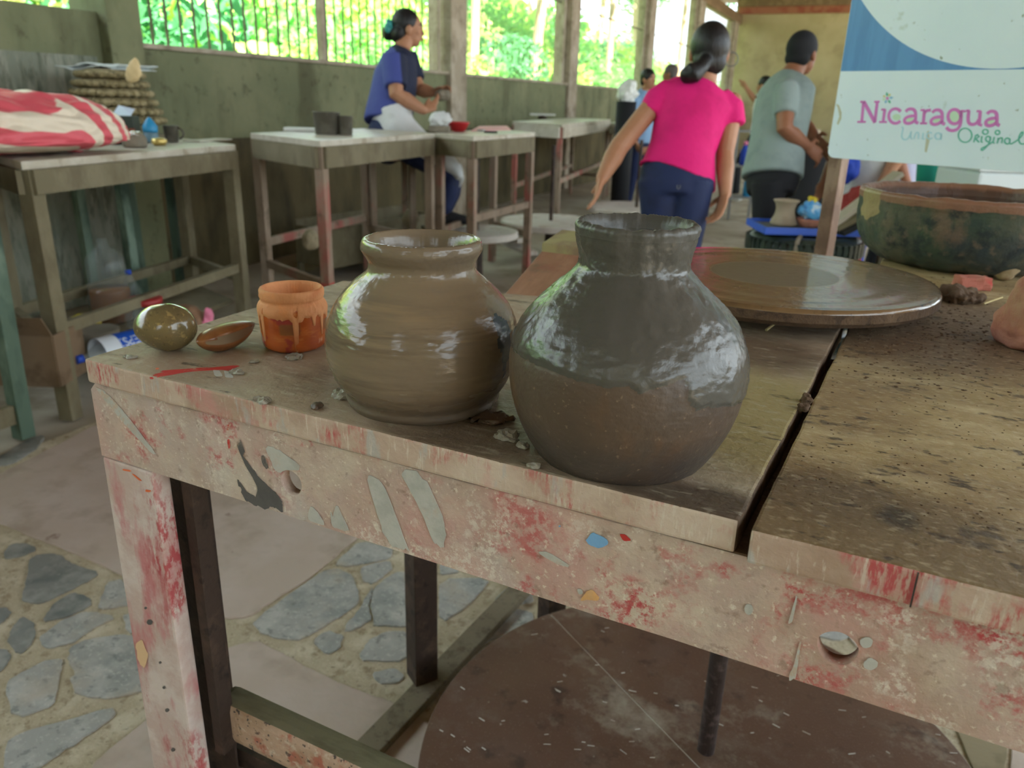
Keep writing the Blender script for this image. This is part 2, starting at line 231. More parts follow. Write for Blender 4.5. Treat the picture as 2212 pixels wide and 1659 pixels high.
m_clearpl = mat('clear_plastic', (150, 160, 156), .06, alpha=.17, spec=1.0); m_cola = mat('brown_liquid', (120, 78, 44), .2, spec=.5); m_label = mat('blue_label', (24, 78, 178), .4); m_labelw = mat('white_label', (206, 214, 222), .4); m_redcap = mat('red_lid', (150, 40, 40), .4); m_bluecap = mat('blue_cap', (36, 70, 170), .4); m_yel = mat('yellow_plastic', (206, 184, 50), .5)
m_card = mat('old_cardboard', (120, 100, 78), .85, [((96, 78, 58), .8, K(9, .5, .64))]); m_bag = mat('tan_bag', (128, 98, 74), .7, [((150, 116, 90), .7, K(14, .5, .64))], bump=.01, bs=20); m_pinkbag = mat('pink_plastic', (214, 122, 150), .5)
m_rubber = mat('tyre_rubber', (40, 50, 44), .35, [((60, 72, 62), .7, K(14, .5, .64)), ((90, 96, 78), .6, K(8, .58, .68, off=3))]); m_tray = mat('grey_tray', (92, 96, 96), .6); m_trayrim = mat('blue_tray_rim', (52, 92, 190), .45)
m_vase = mat('raw_clay_vase', (156, 142, 120), .8, [((134, 118, 96), .7, K(9, .5, .64))]); m_bagblue = mat('blue_printed_bag', (96, 170, 224), .4, [((210, 226, 236), .9, K(16, .52, .6)), ((60, 120, 200), .8, K(12, .54, .62, off=4)), ((200, 90, 90), .8, K(14, .66, .7, off=8))]); m_redcloth = mat('red_cloth', (150, 60, 54), .8, bump=.01, bs=20)
m_tealpot = mat('teal_bucket', (48, 156, 138), .4); m_crate = mat('white_crate', (190, 200, 202), .6); m_whitepl = mat('white_plastic', (214, 216, 210), .5)
m_rag = mat('pale_rag', (150, 138, 112), .9, bump=.01, bs=26); m_orangechair = mat('orange_wood', (160, 104, 48), .6); m_rack = mat('grey_metal', (120, 120, 116), .5)
m_leaf = []
for nm, c in (('leaf_lime', (150, 190, 92)), ('leaf_green', (104, 164, 88)), ('leaf_yellow', (196, 204, 136)), ('leaf_deep', (78, 140, 92))):
    m = mat(nm, c, .45); nt = m.node_tree; p = nt.nodes['Principled BSDF']; o = nt.nodes['Material Output']
    t = N(nt, 'ShaderNodeBsdfTranslucent'); t.inputs[0].default_value = (*lin(tuple(min(255, v*1.15) for v in c)), 1)
    mx = N(nt, 'ShaderNodeMixShader'); mx.inputs[0].default_value = .5
    nt.links.new(p.outputs[0], mx.inputs[1]); nt.links.new(t.outputs[0], mx.inputs[2]); nt.links.new(mx.outputs[0], o.inputs[0]); m_leaf.append(m)
m_trunk = mat('pale_tree_trunk', (186, 162, 132), .85, [((150, 122, 96), .8, K(3, .48, .62, st=(1, 1, .3)))]); m_ground = mat('leaf_litter_ground', (138, 132, 120), .9, [((112, 108, 92), .8, K(2, .48, .6))])

# ------------------------------------------------------------------ mesh helpers (all in world coordinates; obj() makes them local to the thing)
ORG = {}
def thing(name, label, cat, loc, group=None, kind=None):
    o = bpy.data.objects.new(name, None); COL.objects.link(o); o.location = loc; o.empty_display_size = .05
    o['label'] = label; o['category'] = cat
    if group: o['group'] = group
    if kind: o['kind'] = kind
    ORG[o.name] = Vector(loc); return o
def tag(o, label, cat, group=None):
    o['label'] = label; o['category'] = cat
    if group: o['group'] = group
    return o
def obj(name, bm, m, parent=None, smooth=False, loc=None, kind=None, label=None, local=False):
    if isinstance(bm, bpy.types.Mesh): me = bm
    else:
        me = bpy.data.meshes.new(name); bm.normal_update(); bm.to_mesh(me); bm.free()
    base = ORG[parent.name] if parent else (Vector(loc) if loc is not None else Vector((0, 0, 0)))
    if not local: me.transform(Matrix.Translation(-base))
    for mm in (m if isinstance(m, (list, tuple)) else [m]): me.materials.append(mm)
    if smooth: me.polygons.foreach_set('use_smooth', [True]*len(me.polygons))
    o = bpy.data.objects.new(name, me); COL.objects.link(o)
    if parent: o.parent = parent
    else: o.location = base
    ORG[o.name] = base
    if kind: o['kind'] = kind
    if label: o['label'] = label
    return o
def new(): return bmesh.new()
def box(bm, c, size, X=Vector((1, 0, 0)), Y=None, Z=ZUP, bev=0, taper=0):
    X = Vector(X).normalized(); Y = Vector(Y) if Y is not None else Vector(Z).cross(X).normalized(); Z = Vector(Z); c = Vector(c)
    vs = []
    for k in (-1, 1):
        for j in (-1, 1):
            for i in (-1, 1): vs.append(bm.verts.new(c + X*(i*size[0]/2) + Y*(j*size[1]/2) + Z*(k*size[2]/2)))
    fs = [bm.faces.new([vs[i] for i in q]) for q in ((0, 2, 3, 1), (4, 5, 7, 6), (0, 1, 5, 4), (2, 6, 7, 3), (0, 4, 6, 2), (1, 3, 7, 5))]
    if bev:
        es = list({e for f in fs for e in f.edges}); bmesh.ops.bevel(bm, geom=es, offset=bev, segments=2, affect='EDGES', profile=.6)
    return bm
def beam(bm, a, b, w, h, up=ZUP, bev=0):
    a, b = Vector(a), Vector(b); X = (b-a).normalized(); Y = Vector(up).cross(X).normalized(); Z = X.cross(Y)
    return box(bm, (a+b)/2, ((b-a).length, w, h), X, Y, Z, bev)
def prism(bm, pts, d, bev=0):                 # polygon pts (3D) extruded by vector d
    d = Vector(d); a = [bm.verts.new(Vector(p)) for p in pts]; b = [bm.verts.new(Vector(p)+d) for p in pts]; n = len(pts)
    fs = [bm.faces.new(a), bm.faces.new(b[::-1])] + [bm.faces.new((a[i], b[i], b[(i+1) % n], a[(i+1) % n])) for i in range(n)]
    bmesh.ops.recalc_face_normals(bm, faces=fs)
    if bev: bmesh.ops.bevel(bm, geom=list({e for f in fs for e in f.edges}), offset=bev, segments=2, affect='EDGES', profile=.6)
    return bm
def lathe(bm, c, prof, seg=64, axis=ZUP, cap=True):      # prof [(r,z)] about axis through c
    c = Vector(c); A = Vector(axis).normalized(); U = A.orthogonal().normalized() if abs(A.z) < .999 else Vector((1, 0, 0)); V = A.cross(U); rings = []
    for r, z in prof: rings.append([bm.verts.new(c + A*z + U*(r*math.cos(2*math.pi*i/seg)) + V*(r*math.sin(2*math.pi*i/seg))) for i in range(seg)])
    for a, b in zip(rings, rings[1:]):
        for i in range(seg): bm.faces.new((a[i], a[(i+1) % seg], b[(i+1) % seg], b[i]))
    if cap: bm.faces.new(rings[0][::-1]); bm.faces.new(rings[-1])
    return bm
def tube(bm, pts, rad, seg=12, side=None, cap=True, roundcap=False):     # rad: number or (a,b) per point
    pts = [Vector(p) for p in pts]; n = len(pts)
    if not isinstance(rad, (list, tuple)): rad = [rad]*n
    rad = [r if isinstance(r, (list, tuple)) else (r, r) for r in rad]
    if roundcap:
        t0 = (pts[0]-pts[1]).normalized(); t1 = (pts[-1]-pts[-2]).normalized(); r0, r1 = rad[0], rad[-1]
        pre = [(pts[0]+t0*max(r0)*k, (r0[0]*s, r0[1]*s)) for k, s in ((.9, .3), (.65, .72))]; post = [(pts[-1]+t1*max(r1)*k, (r1[0]*s, r1[1]*s)) for k, s in ((.65, .72), (.9, .3))]
        pts = [p for p, _ in pre]+pts+[p for p, _ in post]; rad = [r for _, r in pre]+rad+[r for _, r in post]; n = len(pts)
    rings, U0 = [], None
    for i, p in enumerate(pts):
        t = (pts[min(i+1, n-1)]-pts[max(i-1, 0)]).normalized()
        if side is not None: U = Vector(side)
        else: U = U0 if U0 is not None else t.orthogonal()
        U = (U-t*U.dot(t)).normalized(); U0 = U; V = t.cross(U)
        rings.append([bm.verts.new(p+U*(rad[i][0]*math.cos(2*math.pi*k/seg))+V*(rad[i][1]*math.sin(2*math.pi*k/seg))) for k in range(seg)])
    for a, b in zip(rings, rings[1:]):
        for k in range(seg): bm.faces.new((a[k], a[(k+1) % seg], b[(k+1) % seg], b[k]))
    if cap: bm.faces.new(rings[0][::-1]); bm.faces.new(rings[-1])
    return bm
def ball(bm, c, r, X=None, Y=None, Z=None, sub=3):
    r = r if isinstance(r, (list, tuple)) else (r, r, r)
    X = Vector(X) if X is not None else Vector((1, 0, 0)); Z = Vector(Z) if Z is not None else ZUP; X = X.normalized(); Y = Z.cross(X).normalized(); Z = X.cross(Y)
    g = bmesh.ops.create_icosphere(bm, subdivisions=sub, radius=1)
    for v in g['verts']: q = v.co.copy(); v.co = Vector(c)+X*(q.x*r[0])+Y*(q.y*r[1])+Z*(q.z*r[2])
    return g['verts']
def rough(bm, amp, sc, seed=0, octaves=3):
    bm.normal_update()
    for v in bm.verts:
        v.co += v.normal*(amp*noise.fractal(v.co*sc+Vector((seed, seed*2.3, seed*.7)), 1, 2, octaves))
    return bm
def lump(c, r, amp, sc, seed, sub=4, **kw):
    bm = new(); ball(bm, c, r, sub=sub, **kw); return rough(bm, amp, sc, seed)
def attr(me, name, vals):
    a = me.attributes.new(name, 'FLOAT', 'POINT'); a.data.foreach_set('value', np.asarray(vals, dtype=np.float32))
def remesh(bm, voxel, smooth=4, factor=.5):
    me = bpy.data.meshes.new('tmp'); bm.to_mesh(me); bm.free()
    o = bpy.data.objects.new('tmp', me); COL.objects.link(o)
    r = o.modifiers.new('r', 'REMESH'); r.mode = 'VOXEL'; r.voxel_size = voxel
    if smooth: s = o.modifiers.new('s', 'SMOOTH'); s.iterations = smooth; s.factor = factor
    dg = bpy.context.evaluated_depsgraph_get(); out = bpy.data.meshes.new_from_object(o.evaluated_get(dg))
    bpy.data.objects.remove(o); bpy.data.meshes.remove(me); return out
def ss(a, b, x):
    t = min(1, max(0, (x-a)/(b-a))); return t*t*(3-2*t)
def ragged(P):
    c = sum(P, Vector())/len(P); P = smooth_poly(P, 2); R = max((p-c).length for p in P)
    return [p+(p-c)*(.16*noise.noise(p*260)+.1*noise.noise(p*700)) for p in P]
def film(name, px, m, parent, v=.0055, th=.0005, label=None):   # a thin dried splash of paint on the bench front, outline in sight lines
    bm = new(); prism(bm, ragged([on_front(x, y, v) for x, y in px]), TY*-th); return obj(name, bm, m, parent, label=label)
def film_top(name, px, m, parent, th=.0006, label=None):
    bm = new(); prism(bm, ragged([onz(x, y, ZT-.0004) for x, y in px]), ZUP*th); return obj(name, bm, m, parent, label=label)
def smooth_poly(pts, it=1):
    pts = [Vector(p) for p in pts]
    for _ in range(it): pts = [q for i in range(len(pts)) for q in (pts[i]*.84+pts[(i+1) % len(pts)]*.16, pts[i]*.16+pts[(i+1) % len(pts)]*.84)]
    return pts
#@@PART2

# ------------------------------------------------------------------ the setting
def struct(name, bm, m, parent=None, **kw): return obj(name, bm, m, parent, kind='structure' if parent is None else None, **kw)
def struct_root(name, loc):
    o = bpy.data.objects.new(name, None); COL.objects.link(o); o.location = loc; o['kind'] = 'structure'; ORG[o.name] = Vector(loc); return o
WX, WF, WR, WB = -4.2, 26.5, 4.2, -3.6
fl = struct_root('floor', (0, 0, 0))
b = new(); box(b, (-.25, .9, -.05), (4.7, 4.2, .1)); obj('mortar_bed', b, m_mortar, fl)
for nm, c, s in (('concrete_bed', (-.0, 14.9, -.056), (8.6, 23.8, .1)), ('concrete_bed', (-3.45, .9, -.058), (1.7, 4.2, .1)), ('concrete_bed', (3.2, .9, -.058), (2.2, 4.2, .1)), ('concrete_bed', (0, -2.4, -.057), (8.6, 2.4, .1))):
    b = new(); box(b, c, s); obj(nm, b, m_concrete, fl)
def flag(pts, m, z=.0, th=.004, it=1, seed=0):
    P = smooth_poly([onz(x, y, z) for x, y in pts], it)
    P = [p + Vector((noise.noise(p*14), noise.noise(p*14+Vector((9, 3, 1))), 0))*.006 for p in P]; P = [q for i in range(len(P)) for q in [P[i].lerp(P[(i+1) % len(P)], k/4) for k in range(4)]]; P = [p+Vector((noise.noise(p*55), noise.noise(p*55+Vector((4, 7, 1))), 0))*.0045 for p in P]
    b = new(); prism(b, [Vector((p.x, p.y, -.02)) for p in P], (0, 0, .02+th), bev=.0015); obj('flagstone', b, m, fl); return P
C1 = lambda L: [(x/2.968, y/2.968+1100) for x, y in L]
C2 = lambda L: [(x/3.607+360, y/3.607+1020) for x, y in L]
C3 = lambda L: [(x/2.765+700, y/2.765+1100) for x, y in L]
laid = []
laid.append(flag([(-70, 1105), (0, 1132), (101, 1174), (216, 1222), (260, 1243), (413, 1316), (482, 1339), (540, 1336), (596, 1294), (665, 1253), (720, 1206), (776, 1158), (850, 1095), (700, 960), (420, 880), (215, 915), (100, 975), (0, 1025), (-70, 1050)], m_slab, it=1))
laid.append(flag([(424, 1450), (490, 1402), (548, 1387), (609, 1414), (654, 1437), (732, 1476), (826, 1511), (900, 1545), (1000, 1640), (920, 1800), (600, 1830), (430, 1640)], m_slab))
laid.append(flag([(185, 1668), (250, 1612), (312, 1562), (418, 1500), (430, 1660), (400, 1800), (180, 1800)], m_slab))
for i, (L, C) in enumerate([([(15, 300), (80, 225), (180, 222), (235, 255), (150, 305), (30, 325)], C1), ([(200, 300), (370, 290), (450, 350), (645, 412), (560, 465), (270, 610), (145, 595), (150, 520)], C1), ([(650, 565), (690, 480), (770, 450), (860, 520), (840, 612), (630, 650)], C1),
      ([(262, 728), (330, 620), (470, 537), (585, 577), (582, 622), (440, 692)], C1), ([(238, 840), (400, 720), (560, 653), (748, 690), (600, 772), (440, 872), (285, 898)], C1), ([(34, 830), (140, 685), (220, 755), (213, 862), (125, 945)], C1), ([(-60, 640), (40, 636), (74, 670), (0, 740), (-70, 735)], C1),
      ([(-80, 890), (60, 906), (84, 950), (0, 1054), (-90, 1060)], C1), ([(425, 900), (560, 836), (840, 806), (960, 850), (985, 1150), (720, 1225), (486, 1195), (450, 1090), (490, 1060), (436, 990)], C1), ([(25, 1120), (270, 985), (402, 958), (392, 1060), (342, 1262), (88, 1350)], C1),
      ([(46, 1460), (720, 1275), (745, 1330), (430, 1535), (230, 1665), (25, 1690)], C1), ([(780, 690), (840, 668), (910, 780), (820, 802)], C1),
      ([(1300, 725), (1500, 535), (1765, 598), (1755, 672), (1520, 724), (1400, 744)], C2), ([(670, 1170), (1215, 775), (1335, 755), (1455, 818), (1508, 950), (1474, 1054), (1060, 1308), (900, 1316), (725, 1255)], C2), ([(1505, 750), (1745, 688), (1745, 764), (1600, 874), (1528, 854)], C2),
      ([(1616, 905), (1770, 786), (1930, 790), (1930, 1205), (1600, 1205), (1614, 1130), (1580, 1070)], C2), ([(1400, 1200), (1480, 1100), (1600, 895), (1612, 925), (1562, 1065), (1594, 1140), (1500, 1214), (1388, 1244)], C2), ([(1134, 1322), (1240, 1246), (1394, 1268), (1344, 1372), (1240, 1430)], C2),
      ([(1496, 1440), (1556, 1328), (1700, 1247), (1880, 1247), (1880, 1474), (1530, 1474)], C2), ([(1596, 1572), (1790, 1528), (1850, 1600), (1800, 1655), (1640, 1655)], C2), ([(180, 1188), (405, 1188), (334, 1372), (225, 1435)], C2),
      ([(690, 418), (985, 415), (885, 565), (690, 690)], C3), ([(690, 322), (770, 350), (810, 380), (690, 398)], C3), ([(836, 905), (1080, 596), (1240, 620), (1240, 690), (950, 805)], C3), ([(1000, 560), (1150, 430), (1250, 470), (1240, 560), (1100, 580)], C3)]):
    laid.append(flag(C(L), (m_stone2 if i in (0, 1, 3, 5, 6, 7) else m_stone), it=1))
laid.append(flag([(2058, 1560), (2180, 1598), (2166, 1720), (2125, 1720)], m_slab2)); laid.append(flag([(2190, 1600), (2290, 1620), (2280, 1760), (2178, 1730)], m_slab))
laid.append(flag([(0, 986), (58, 952), (98, 940), (84, 968), (22, 1006), (-30, 1010)], m_stone2))
def inside(p, P):
    c = False
    for i in range(len(P)):
        a, q = P[i], P[i-1]
        if (a.y > p.y) != (q.y > p.y) and p.x < (q.x-a.x)*(p.y-a.y)/(q.y-a.y)+a.x: c = not c
    return c
r2 = random.Random(3)
for ix in range(22):
    for iy in range(18):
        c = Vector((-2.35+ix*.2+r2.uniform(-.05, .05), -.9+iy*.21+r2.uniform(-.05, .05), 0)); R = r2.uniform(.06, .098)
        tst = [c+Vector((math.cos(a), math.sin(a), 0))*(R+.02) for a in np.arange(0, 6.28, .4)]+[c]
        if any(inside(t, P) for t in tst for P in laid) or any((v-c).length < R+.01 for P in laid for v in P): continue
        k = r2.randint(5, 7); a0 = r2.uniform(0, 6)
        P = smooth_poly([c+Vector((math.cos(a0+i*6.283/k), math.sin(a0+i*6.283/k), 0))*R*r2.uniform(.85, 1.15) for i in range(k)], 1)
        b = new(); prism(b, [Vector((p.x, p.y, -.02)) for p in P], (0, 0, .024)); obj('flagstone', b, [m_stone, m_stone2, m_slab, m_stone][r2.randint(0, 3)], fl)

SILL = 1.47
wl = struct_root('wall_left', (WX, 0, 0))
b = new(); box(b, (WX-.11, (3.79+WF)/2, SILL/2), (.22, WF-3.79, SILL)); obj('lower_wall', b, m_wall, wl)
b = new(); box(b, (WX-.11, (WB+3.56)/2, .82), (.22, 3.56-WB, 1.64)); obj('solid_panel', b, m_wall, wl)
b = new(); box(b, (WX+.012, (WB+3.5)/2, .7), (.03, 3.5-WB, 1.4)); obj('rough_render_coat', b, m_render, wl)
b = new(); box(b, (WX+.004, (3.82+WF)/2, .46), (.02, WF-3.82, .92)); obj('painted_shade_band', b, m_wall_shade, wl)  # dark lower band: under-bench shade put into the wall's colour
pil = [(3.56, 3.80, .08), (7.78, 8.14, .06), (11.42, 11.78, .05), (15.72, 16.1, .05), (20.1, 20.7, .05), (25.2, 25.8, .05)]
for y0, y1, pr in pil:
    b = new(); box(b, (WX-.11+pr/2, (y0+y1)/2, 1.79), (.22+pr, y1-y0, 3.58), bev=.01); obj('pillar', b, m_post if y0 > 4 else m_wall, wl)
b = new(); box(b, (WX-.1, (WB+WF)/2, 3.72), (.2, WF-WB, .26)); obj('wall_plate', b, m_beam, wl)
t = struct_root('trim_1', (WX, 4, SILL))
b = new(); box(b, (WX-.07, (3.8+WF)/2, SILL+.012), (.2, WF-3.8, .03), bev=.006); obj('sill_cap', b, m_post, t)
for i in range(5):
    y0, y1 = pil[i][1], pil[i+1][0]
    w = struct_root('window_%d' % (i+1), (WX-.1, (y0+y1)/2, SILL))
    for yy in ((y0+.05, y1-.06) if i else (y0+1.95, y1-.09)):
        b = new(); box(b, (WX-.06, yy, 2.54), (.05, .05 if i == 0 else .08, 2.1), bev=.004); obj('frame_post', b, m_post, w)
    sp = .122 if i == 0 else .07; n = int((y1-y0-.2)/sp); me = None
    for k in range(n):
        y = y0+.12+k*sp
        if me is None:
            b = new(); tube(b, [(WX-.1, y, SILL), (WX-.1, y, 3.59)], .009 if i == 0 else .005, 6); o = obj('grille_bar', b, m_bar if i == 0 else m_bamboo, w); me = o.data; yb = y
        else:
            o = bpy.data.objects.new('grille_bar', me); COL.objects.link(o); o.parent = w; o.location = (0, y-yb, 0)
    for z in (2.55,):
        b = new(); box(b, (WX-.1, (y0+y1)/2, z), (.02, y1-y0, .02)); obj('cross_bar', b, m_bar, w)
wf = struct_root('wall_far', (0, WF, 0)); b = new(); box(b, (1.5, WF+.1, 2.1), (11.8, .2, 4.2)); obj('plaster', b, m_wall_far, wf)
b = new(); box(b, (1.5, WF-.12, 3.98), (11.6, .2, .2)); struct('trim_2', b, m_redbeam)
wr = struct_root('wall_rear', (0, WB, 0))
b = new(); box(b, (0, WB-.1, .95), (8.6, .2, 1.9)); obj('lower_wall', b, m_wall_far, wr)
for x, w in ((-2.45, 3.6), (1.2, 2.5), (3.9, .6)):
    b = new(); box(b, (x, WB-.1, 3.05), (w, .2, 2.3)); obj('upper_wall', b, m_wall_far, wr)
b = new(); box(b, (0, WB-.1, 3.65), (8.6, .19, 1.1)); obj('lintel', b, m_wall_far, wr)
wt = struct_root('wall_right', (WR, 0, 0)); b = new(); box(b, (WR+.1, 11, .5), (.2, 31, 1.0)); obj('lower_wall', b, m_wall_far, wt)
for y in (-3.4, 1, 5.5, 10, 15, 20, 26):
    b = new(); box(b, (WR+.1, y, 2.1), (.2, .3, 4.2)); obj('pillar', b, m_post, wt)
ce = struct_root('ceiling', (0, 11, 4.25)); b = new(); box(b, (-.3, 11.4, 4.3), (10.2, 31.6, .06)); obj('roof_sheet', b, m_roof, ce)
for y in range(-2, 27, 4):
    b = new(); box(b, (0, y, 4.14), (8.6, .12, .2)); obj('rafter', b, m_beam, ce)
b = new(); box(b, (-25, 12, -.4), (120, 120, .6)); g = struct('ground', b, m_ground)

# ------------------------------------------------------------------ the front bench
bench = thing('potters_bench', 'nearest workbench with pink chipped paint and two holes through its front board', 'workbench', (TL.x, TL.y, 0))
ytop = ZT; BT = .0255
# left board: outline with a slightly uneven edge
def board(name, corners, m_t, edge_m, seed):
    P = []
    for i in range(len(corners)):
        a, c = corners[i], corners[(i+1) % len(corners)]; L = (c-a).length; n = max(2, int(L/.02))
        for k in range(n):
            p = a.lerp(c, k/n); P.append(p+Vector((noise.noise(p*30+Vector((seed, 0, 0))), noise.noise(p*30+Vector((0, seed, 5))), 0))*.0016)
    b = new(); prism(b, [Vector((p.x, p.y, ytop-BT)) for p in P], (0, 0, BT), bev=.0025)
    o = obj(name, b, [m_t, edge_m, m_mud], bench)
    for f in o.data.polygons:
        if abs(f.normal.z) < .8: f.material_index = 2 if (abs(f.normal.dot(TX)) > .8 and abs((f.center+ORG[bench.name]-T(.67, .3, ZT)).dot(TX)) < .3) else 1
    return o
gF, gB, FL_ = onz(1597, 1125, ZT), onz(1826, 690, ZT), onz(742, 606, ZT)
def Zt(u, v): return T(u, v, ZT)
board('tabletop_board', [TL, gF, gB, FL_], m_top, m_edge, 1)
rF = onz(1622, 1143, ZT); rB = onz(1842, 690, ZT); rBB = rB+(rB-rF).normalized()*.95
rS = onz(1984, 1234, ZT)
r1 = rF+TX*1.3
board('tabletop_board', [rF, r1, r1+TY*1.5, rBB], m_top2, m_edge, 2)
b = new(); box(b, (0, 0, 0), (.001, .0012, BT*.96)); 
for v in b.verts: v.co += Vector((rS.x, rS.y-.0008, ytop-BT/2))
obj('board_seam', b, m_pdark, bench)
# front apron with two round holes
def apron():
    cu = bpy.data.curves.new('c', 'CURVE'); cu.dimensions = '2D'; cu.fill_mode = 'BOTH'; cu.extrude = .006
    def loop(pts):
        s = cu.splines.new('POLY'); s.points.add(len(pts)-1)
        for p, q in zip(s.points, pts): p.co = (q[0], q[1], 0, 1)
        s.use_cyclic_u = True
    U1 = 1.98; top, bot = .9318, .8475
    P = [(-.005, bot)]+[(u, bot+.0012*noise.noise(Vector((u*20, 3, 0)))) for u in np.arange(.03, U1, .03)]+[(U1, bot), (U1, top)]+[(u, top+.0012*noise.noise(Vector((u*24, 8, 0)))) for u in np.arange(U1-.03, .02, -.03)]+[(.003, top), (-.005, top-.008)]
    loop(P)
    for (u, z), R in (((.2645, .8835), .0125), ((.7385, .8822), .0128)):
        loop([(u+R*math.cos(a)*(1+.04*math.sin(3*a)), z+R*math.sin(a)) for a in np.arange(0, 2*math.pi-.01, math.pi/20)])
    o = bpy.data.objects.new('c', cu); COL.objects.link(o); dg = bpy.context.evaluated_depsgraph_get(); me = bpy.data.meshes.new_from_object(o.evaluated_get(dg))
    bpy.data.objects.remove(o)
    me.transform(Matrix(((TX.x, 0, TY.x, TL.x), (TX.y, 0, TY.y, TL.y), (0, 1, 0, 0), (0, 0, 0, 1))) @ Matrix.Translation((0, 0, .012)))
    return me
bm = new(); bm.from_mesh(apron()); bmesh.ops.remove_doubles(bm, verts=bm.verts, dist=.00005); bmesh.ops.recalc_face_normals(bm, faces=bm.faces)
obj('front_apron', bm, m_paint, bench)
b = new(); gd = (rB-rF).normalized(); beam(b, rF+Vector((0, .012, -BT-.008))-TX*.012, rF+gd*.52+Vector((0, 0, -BT-.008))-TX*.012, .07, .014); obj('dirty_batten', b, m_mud, bench)
b = new(); P = [T(-.005, .006, .846), T(.072, .006, .846), T(.077, .006, 0), T(-.006, .006, 0)]; prism(b, P, TY*.022, bev=.003); obj('leg', b, m_redleg, bench, label='front leg with red paint showing through')
b = new(); prism(b, [T(.03, .05, 0), T(.095, .05, 0), T(.095, .053, 0), T(.033, .053, 0), T(.033, .11, 0), T(.03, .11, 0)], (0, 0, .93)); obj('angle_post', b, m_steel, bench)
b = new(); prism(b, [T(.086, .029, .46), T(.1, .029, .46), T(.1, .05, .46), T(.086, .05, .46)], (0, 0, .47)); obj('angle_post', b, m_steel, bench)
# rail at knee height (dusty rounded top, speckled face)
a = onz(433, 1487, .524); zr = .524
b = new(); P0 = T(.05, .052, 0); v0 = .046
b = new(); beam(b, T(.075, .062, zr-.03), T(1.95, .062, zr-.03), .034, .06, bev=.011); r = obj('knee_rail', b, [m_rail, m_rail_top], bench, label='rail with speckled flaking paint and dusty top')
for f in r.data.polygons:
    if f.normal.z > .45: f.material_index = 1
b = new(); beam(b, T(.075, .075, zr-.10), T(1.95, .075, zr-.10), .03, .03); obj('lower_rail', b, m_steel, bench)
b = new(); box(b, T(.83, .43, .893), (1.6, .022, .08), TX, TY); obj('back_apron', b, m_steel, bench)
for u in (1.93,):
    for v in (.04, 1.35): b = new(); box(b, T(u, v, .465), (.05, .05, .93), TX, TY); obj('leg', b, m_redleg, bench)
# base frame of the wheel: flat bar on the floor and two square posts
p0, p1 = onz(760, 1650, .02), onz(1110, 1283, .02); d = (p1-p0).normalized()
b = new(); beam(b, p0-d*.5+Vector((0, 0, -.008)), p1+d*.5+Vector((0, 0, -.008)), .055, .02, bev=.002); obj('base_bar', b, m_steel2, bench)
for x, y, w in ((902, 1466, .052), (1184, 1345, .05)):
    c = onz(x, y, .03); q = Matrix.Rotation(math.radians(-32), 3, 'Z'); b = new(); box(b, (c.x, c.y+.02, .48), (w, w, .92), q @ TX, q @ TY, bev=.002); obj('frame_post', b, m_steel, bench)
# marks of paint on the front
Cc = lambda L: [(x/2.6976+180, y/2.6976+740) for x, y in L]
film('paint_patch', Cc([(895, 600), (925, 588), (938, 625), (925, 660), (960, 700), (1000, 760), (1060, 820), (1130, 880), (1160, 940), (1150, 980), (1120, 965), (1090, 945), (1075, 965), (1000, 945), (950, 920), (915, 850), (890, 795), (905, 800), (960, 880), (1000, 905), (1020, 850), (985, 780), (945, 715)]), m_pgrey, bench)
film('paint_patch', Cc([(1037, 655), (1055, 660), (1078, 720), (1070, 745), (1042, 700)]), m_pgrey, bench)
film('paint_patch', Cc([(1650, 770), (1745, 800), (1880, 1170), (1900, 1215), (1790, 1180), (1730, 1060)]), m_plight, bench)
film('paint_patch', Cc([(1830, 720), (1990, 770), (2120, 1090), (2095, 1195), (2050, 1180), (1960, 960)]), m_plight, bench)
film('paint_patch', Cc([(1320, 955), (1345, 960), (1420, 1070), (1310, 1035)]), m_plight, bench)
film('paint_patch', Cc([(1440, 980), (1455, 1020), (1475, 930), (1555, 1112), (1450, 1075)]), m_plight, bench)
film('paint_patch', Cc([(70, 265), (120, 275), (260, 430), (420, 640), (410, 650), (280, 520)]), m_plight, bench)
film('paint_patch', Cc([(1060, 600), (1130, 620), (1270, 720), (1240, 745), (1180, 740), (1150, 760), (1110, 740)]), m_plight, bench)
for L in ([(845, 475), (860, 478), (855, 492), (842, 488)], [(838, 495), (850, 497), (846, 512), (838, 508)], [(840, 565), (850, 562), (856, 600), (850, 622), (843, 590)]): film('paint_fleck', Cc(L), m_pred, bench)
for L in ([(285, 765), (300, 770), (345, 808), (325, 802)], [(365, 855), (395, 862), (390, 872), (365, 868)], [(230, 735), (280, 745), (280, 752), (235, 745)]): film('paint_fleck', Cc(L), m_bright_orange, bench)
film('paint_patch', C3([(1565, 180), (1600, 135), (1690, 175), (1700, 205), (1650, 235), (1590, 215)]), m_pblue, bench)
film('paint_fleck', C3([(1402, 97), (1412, 96), (1412, 105), (1403, 105)]), m_pblue, bench)
film('paint_patch', C3([(1535, 548), (1560, 490), (1600, 475), (1645, 530), (1640, 545), (1570, 540)]), m_porange, bench)
film('paint_patch', C3([(1280, 260), (1330, 250), (1470, 335), (1470, 350), (1380, 320)]), m_plight, bench)
film('paint_patch', C3([(1510, 475), (1540, 475), (1550, 505), (1525, 510)]), m_plight, bench)
film('paint_patch', C3([(1765, 150), (1800, 150), (1835, 185), (1790, 190)]), m_pred, bench)
C4 = lambda L: [(x/2.517+1400, y/2.517+1000) for x, y in L]
film('paint_patch', C4([(825, 965), (835, 970), (815, 1090), (800, 1180), (770, 1185), (765, 1150), (790, 1110)]), m_plight, bench)
film('paint_patch', C4([(805, 720), (812, 722), (785, 870), (762, 872), (765, 855)]), m_plight, bench)
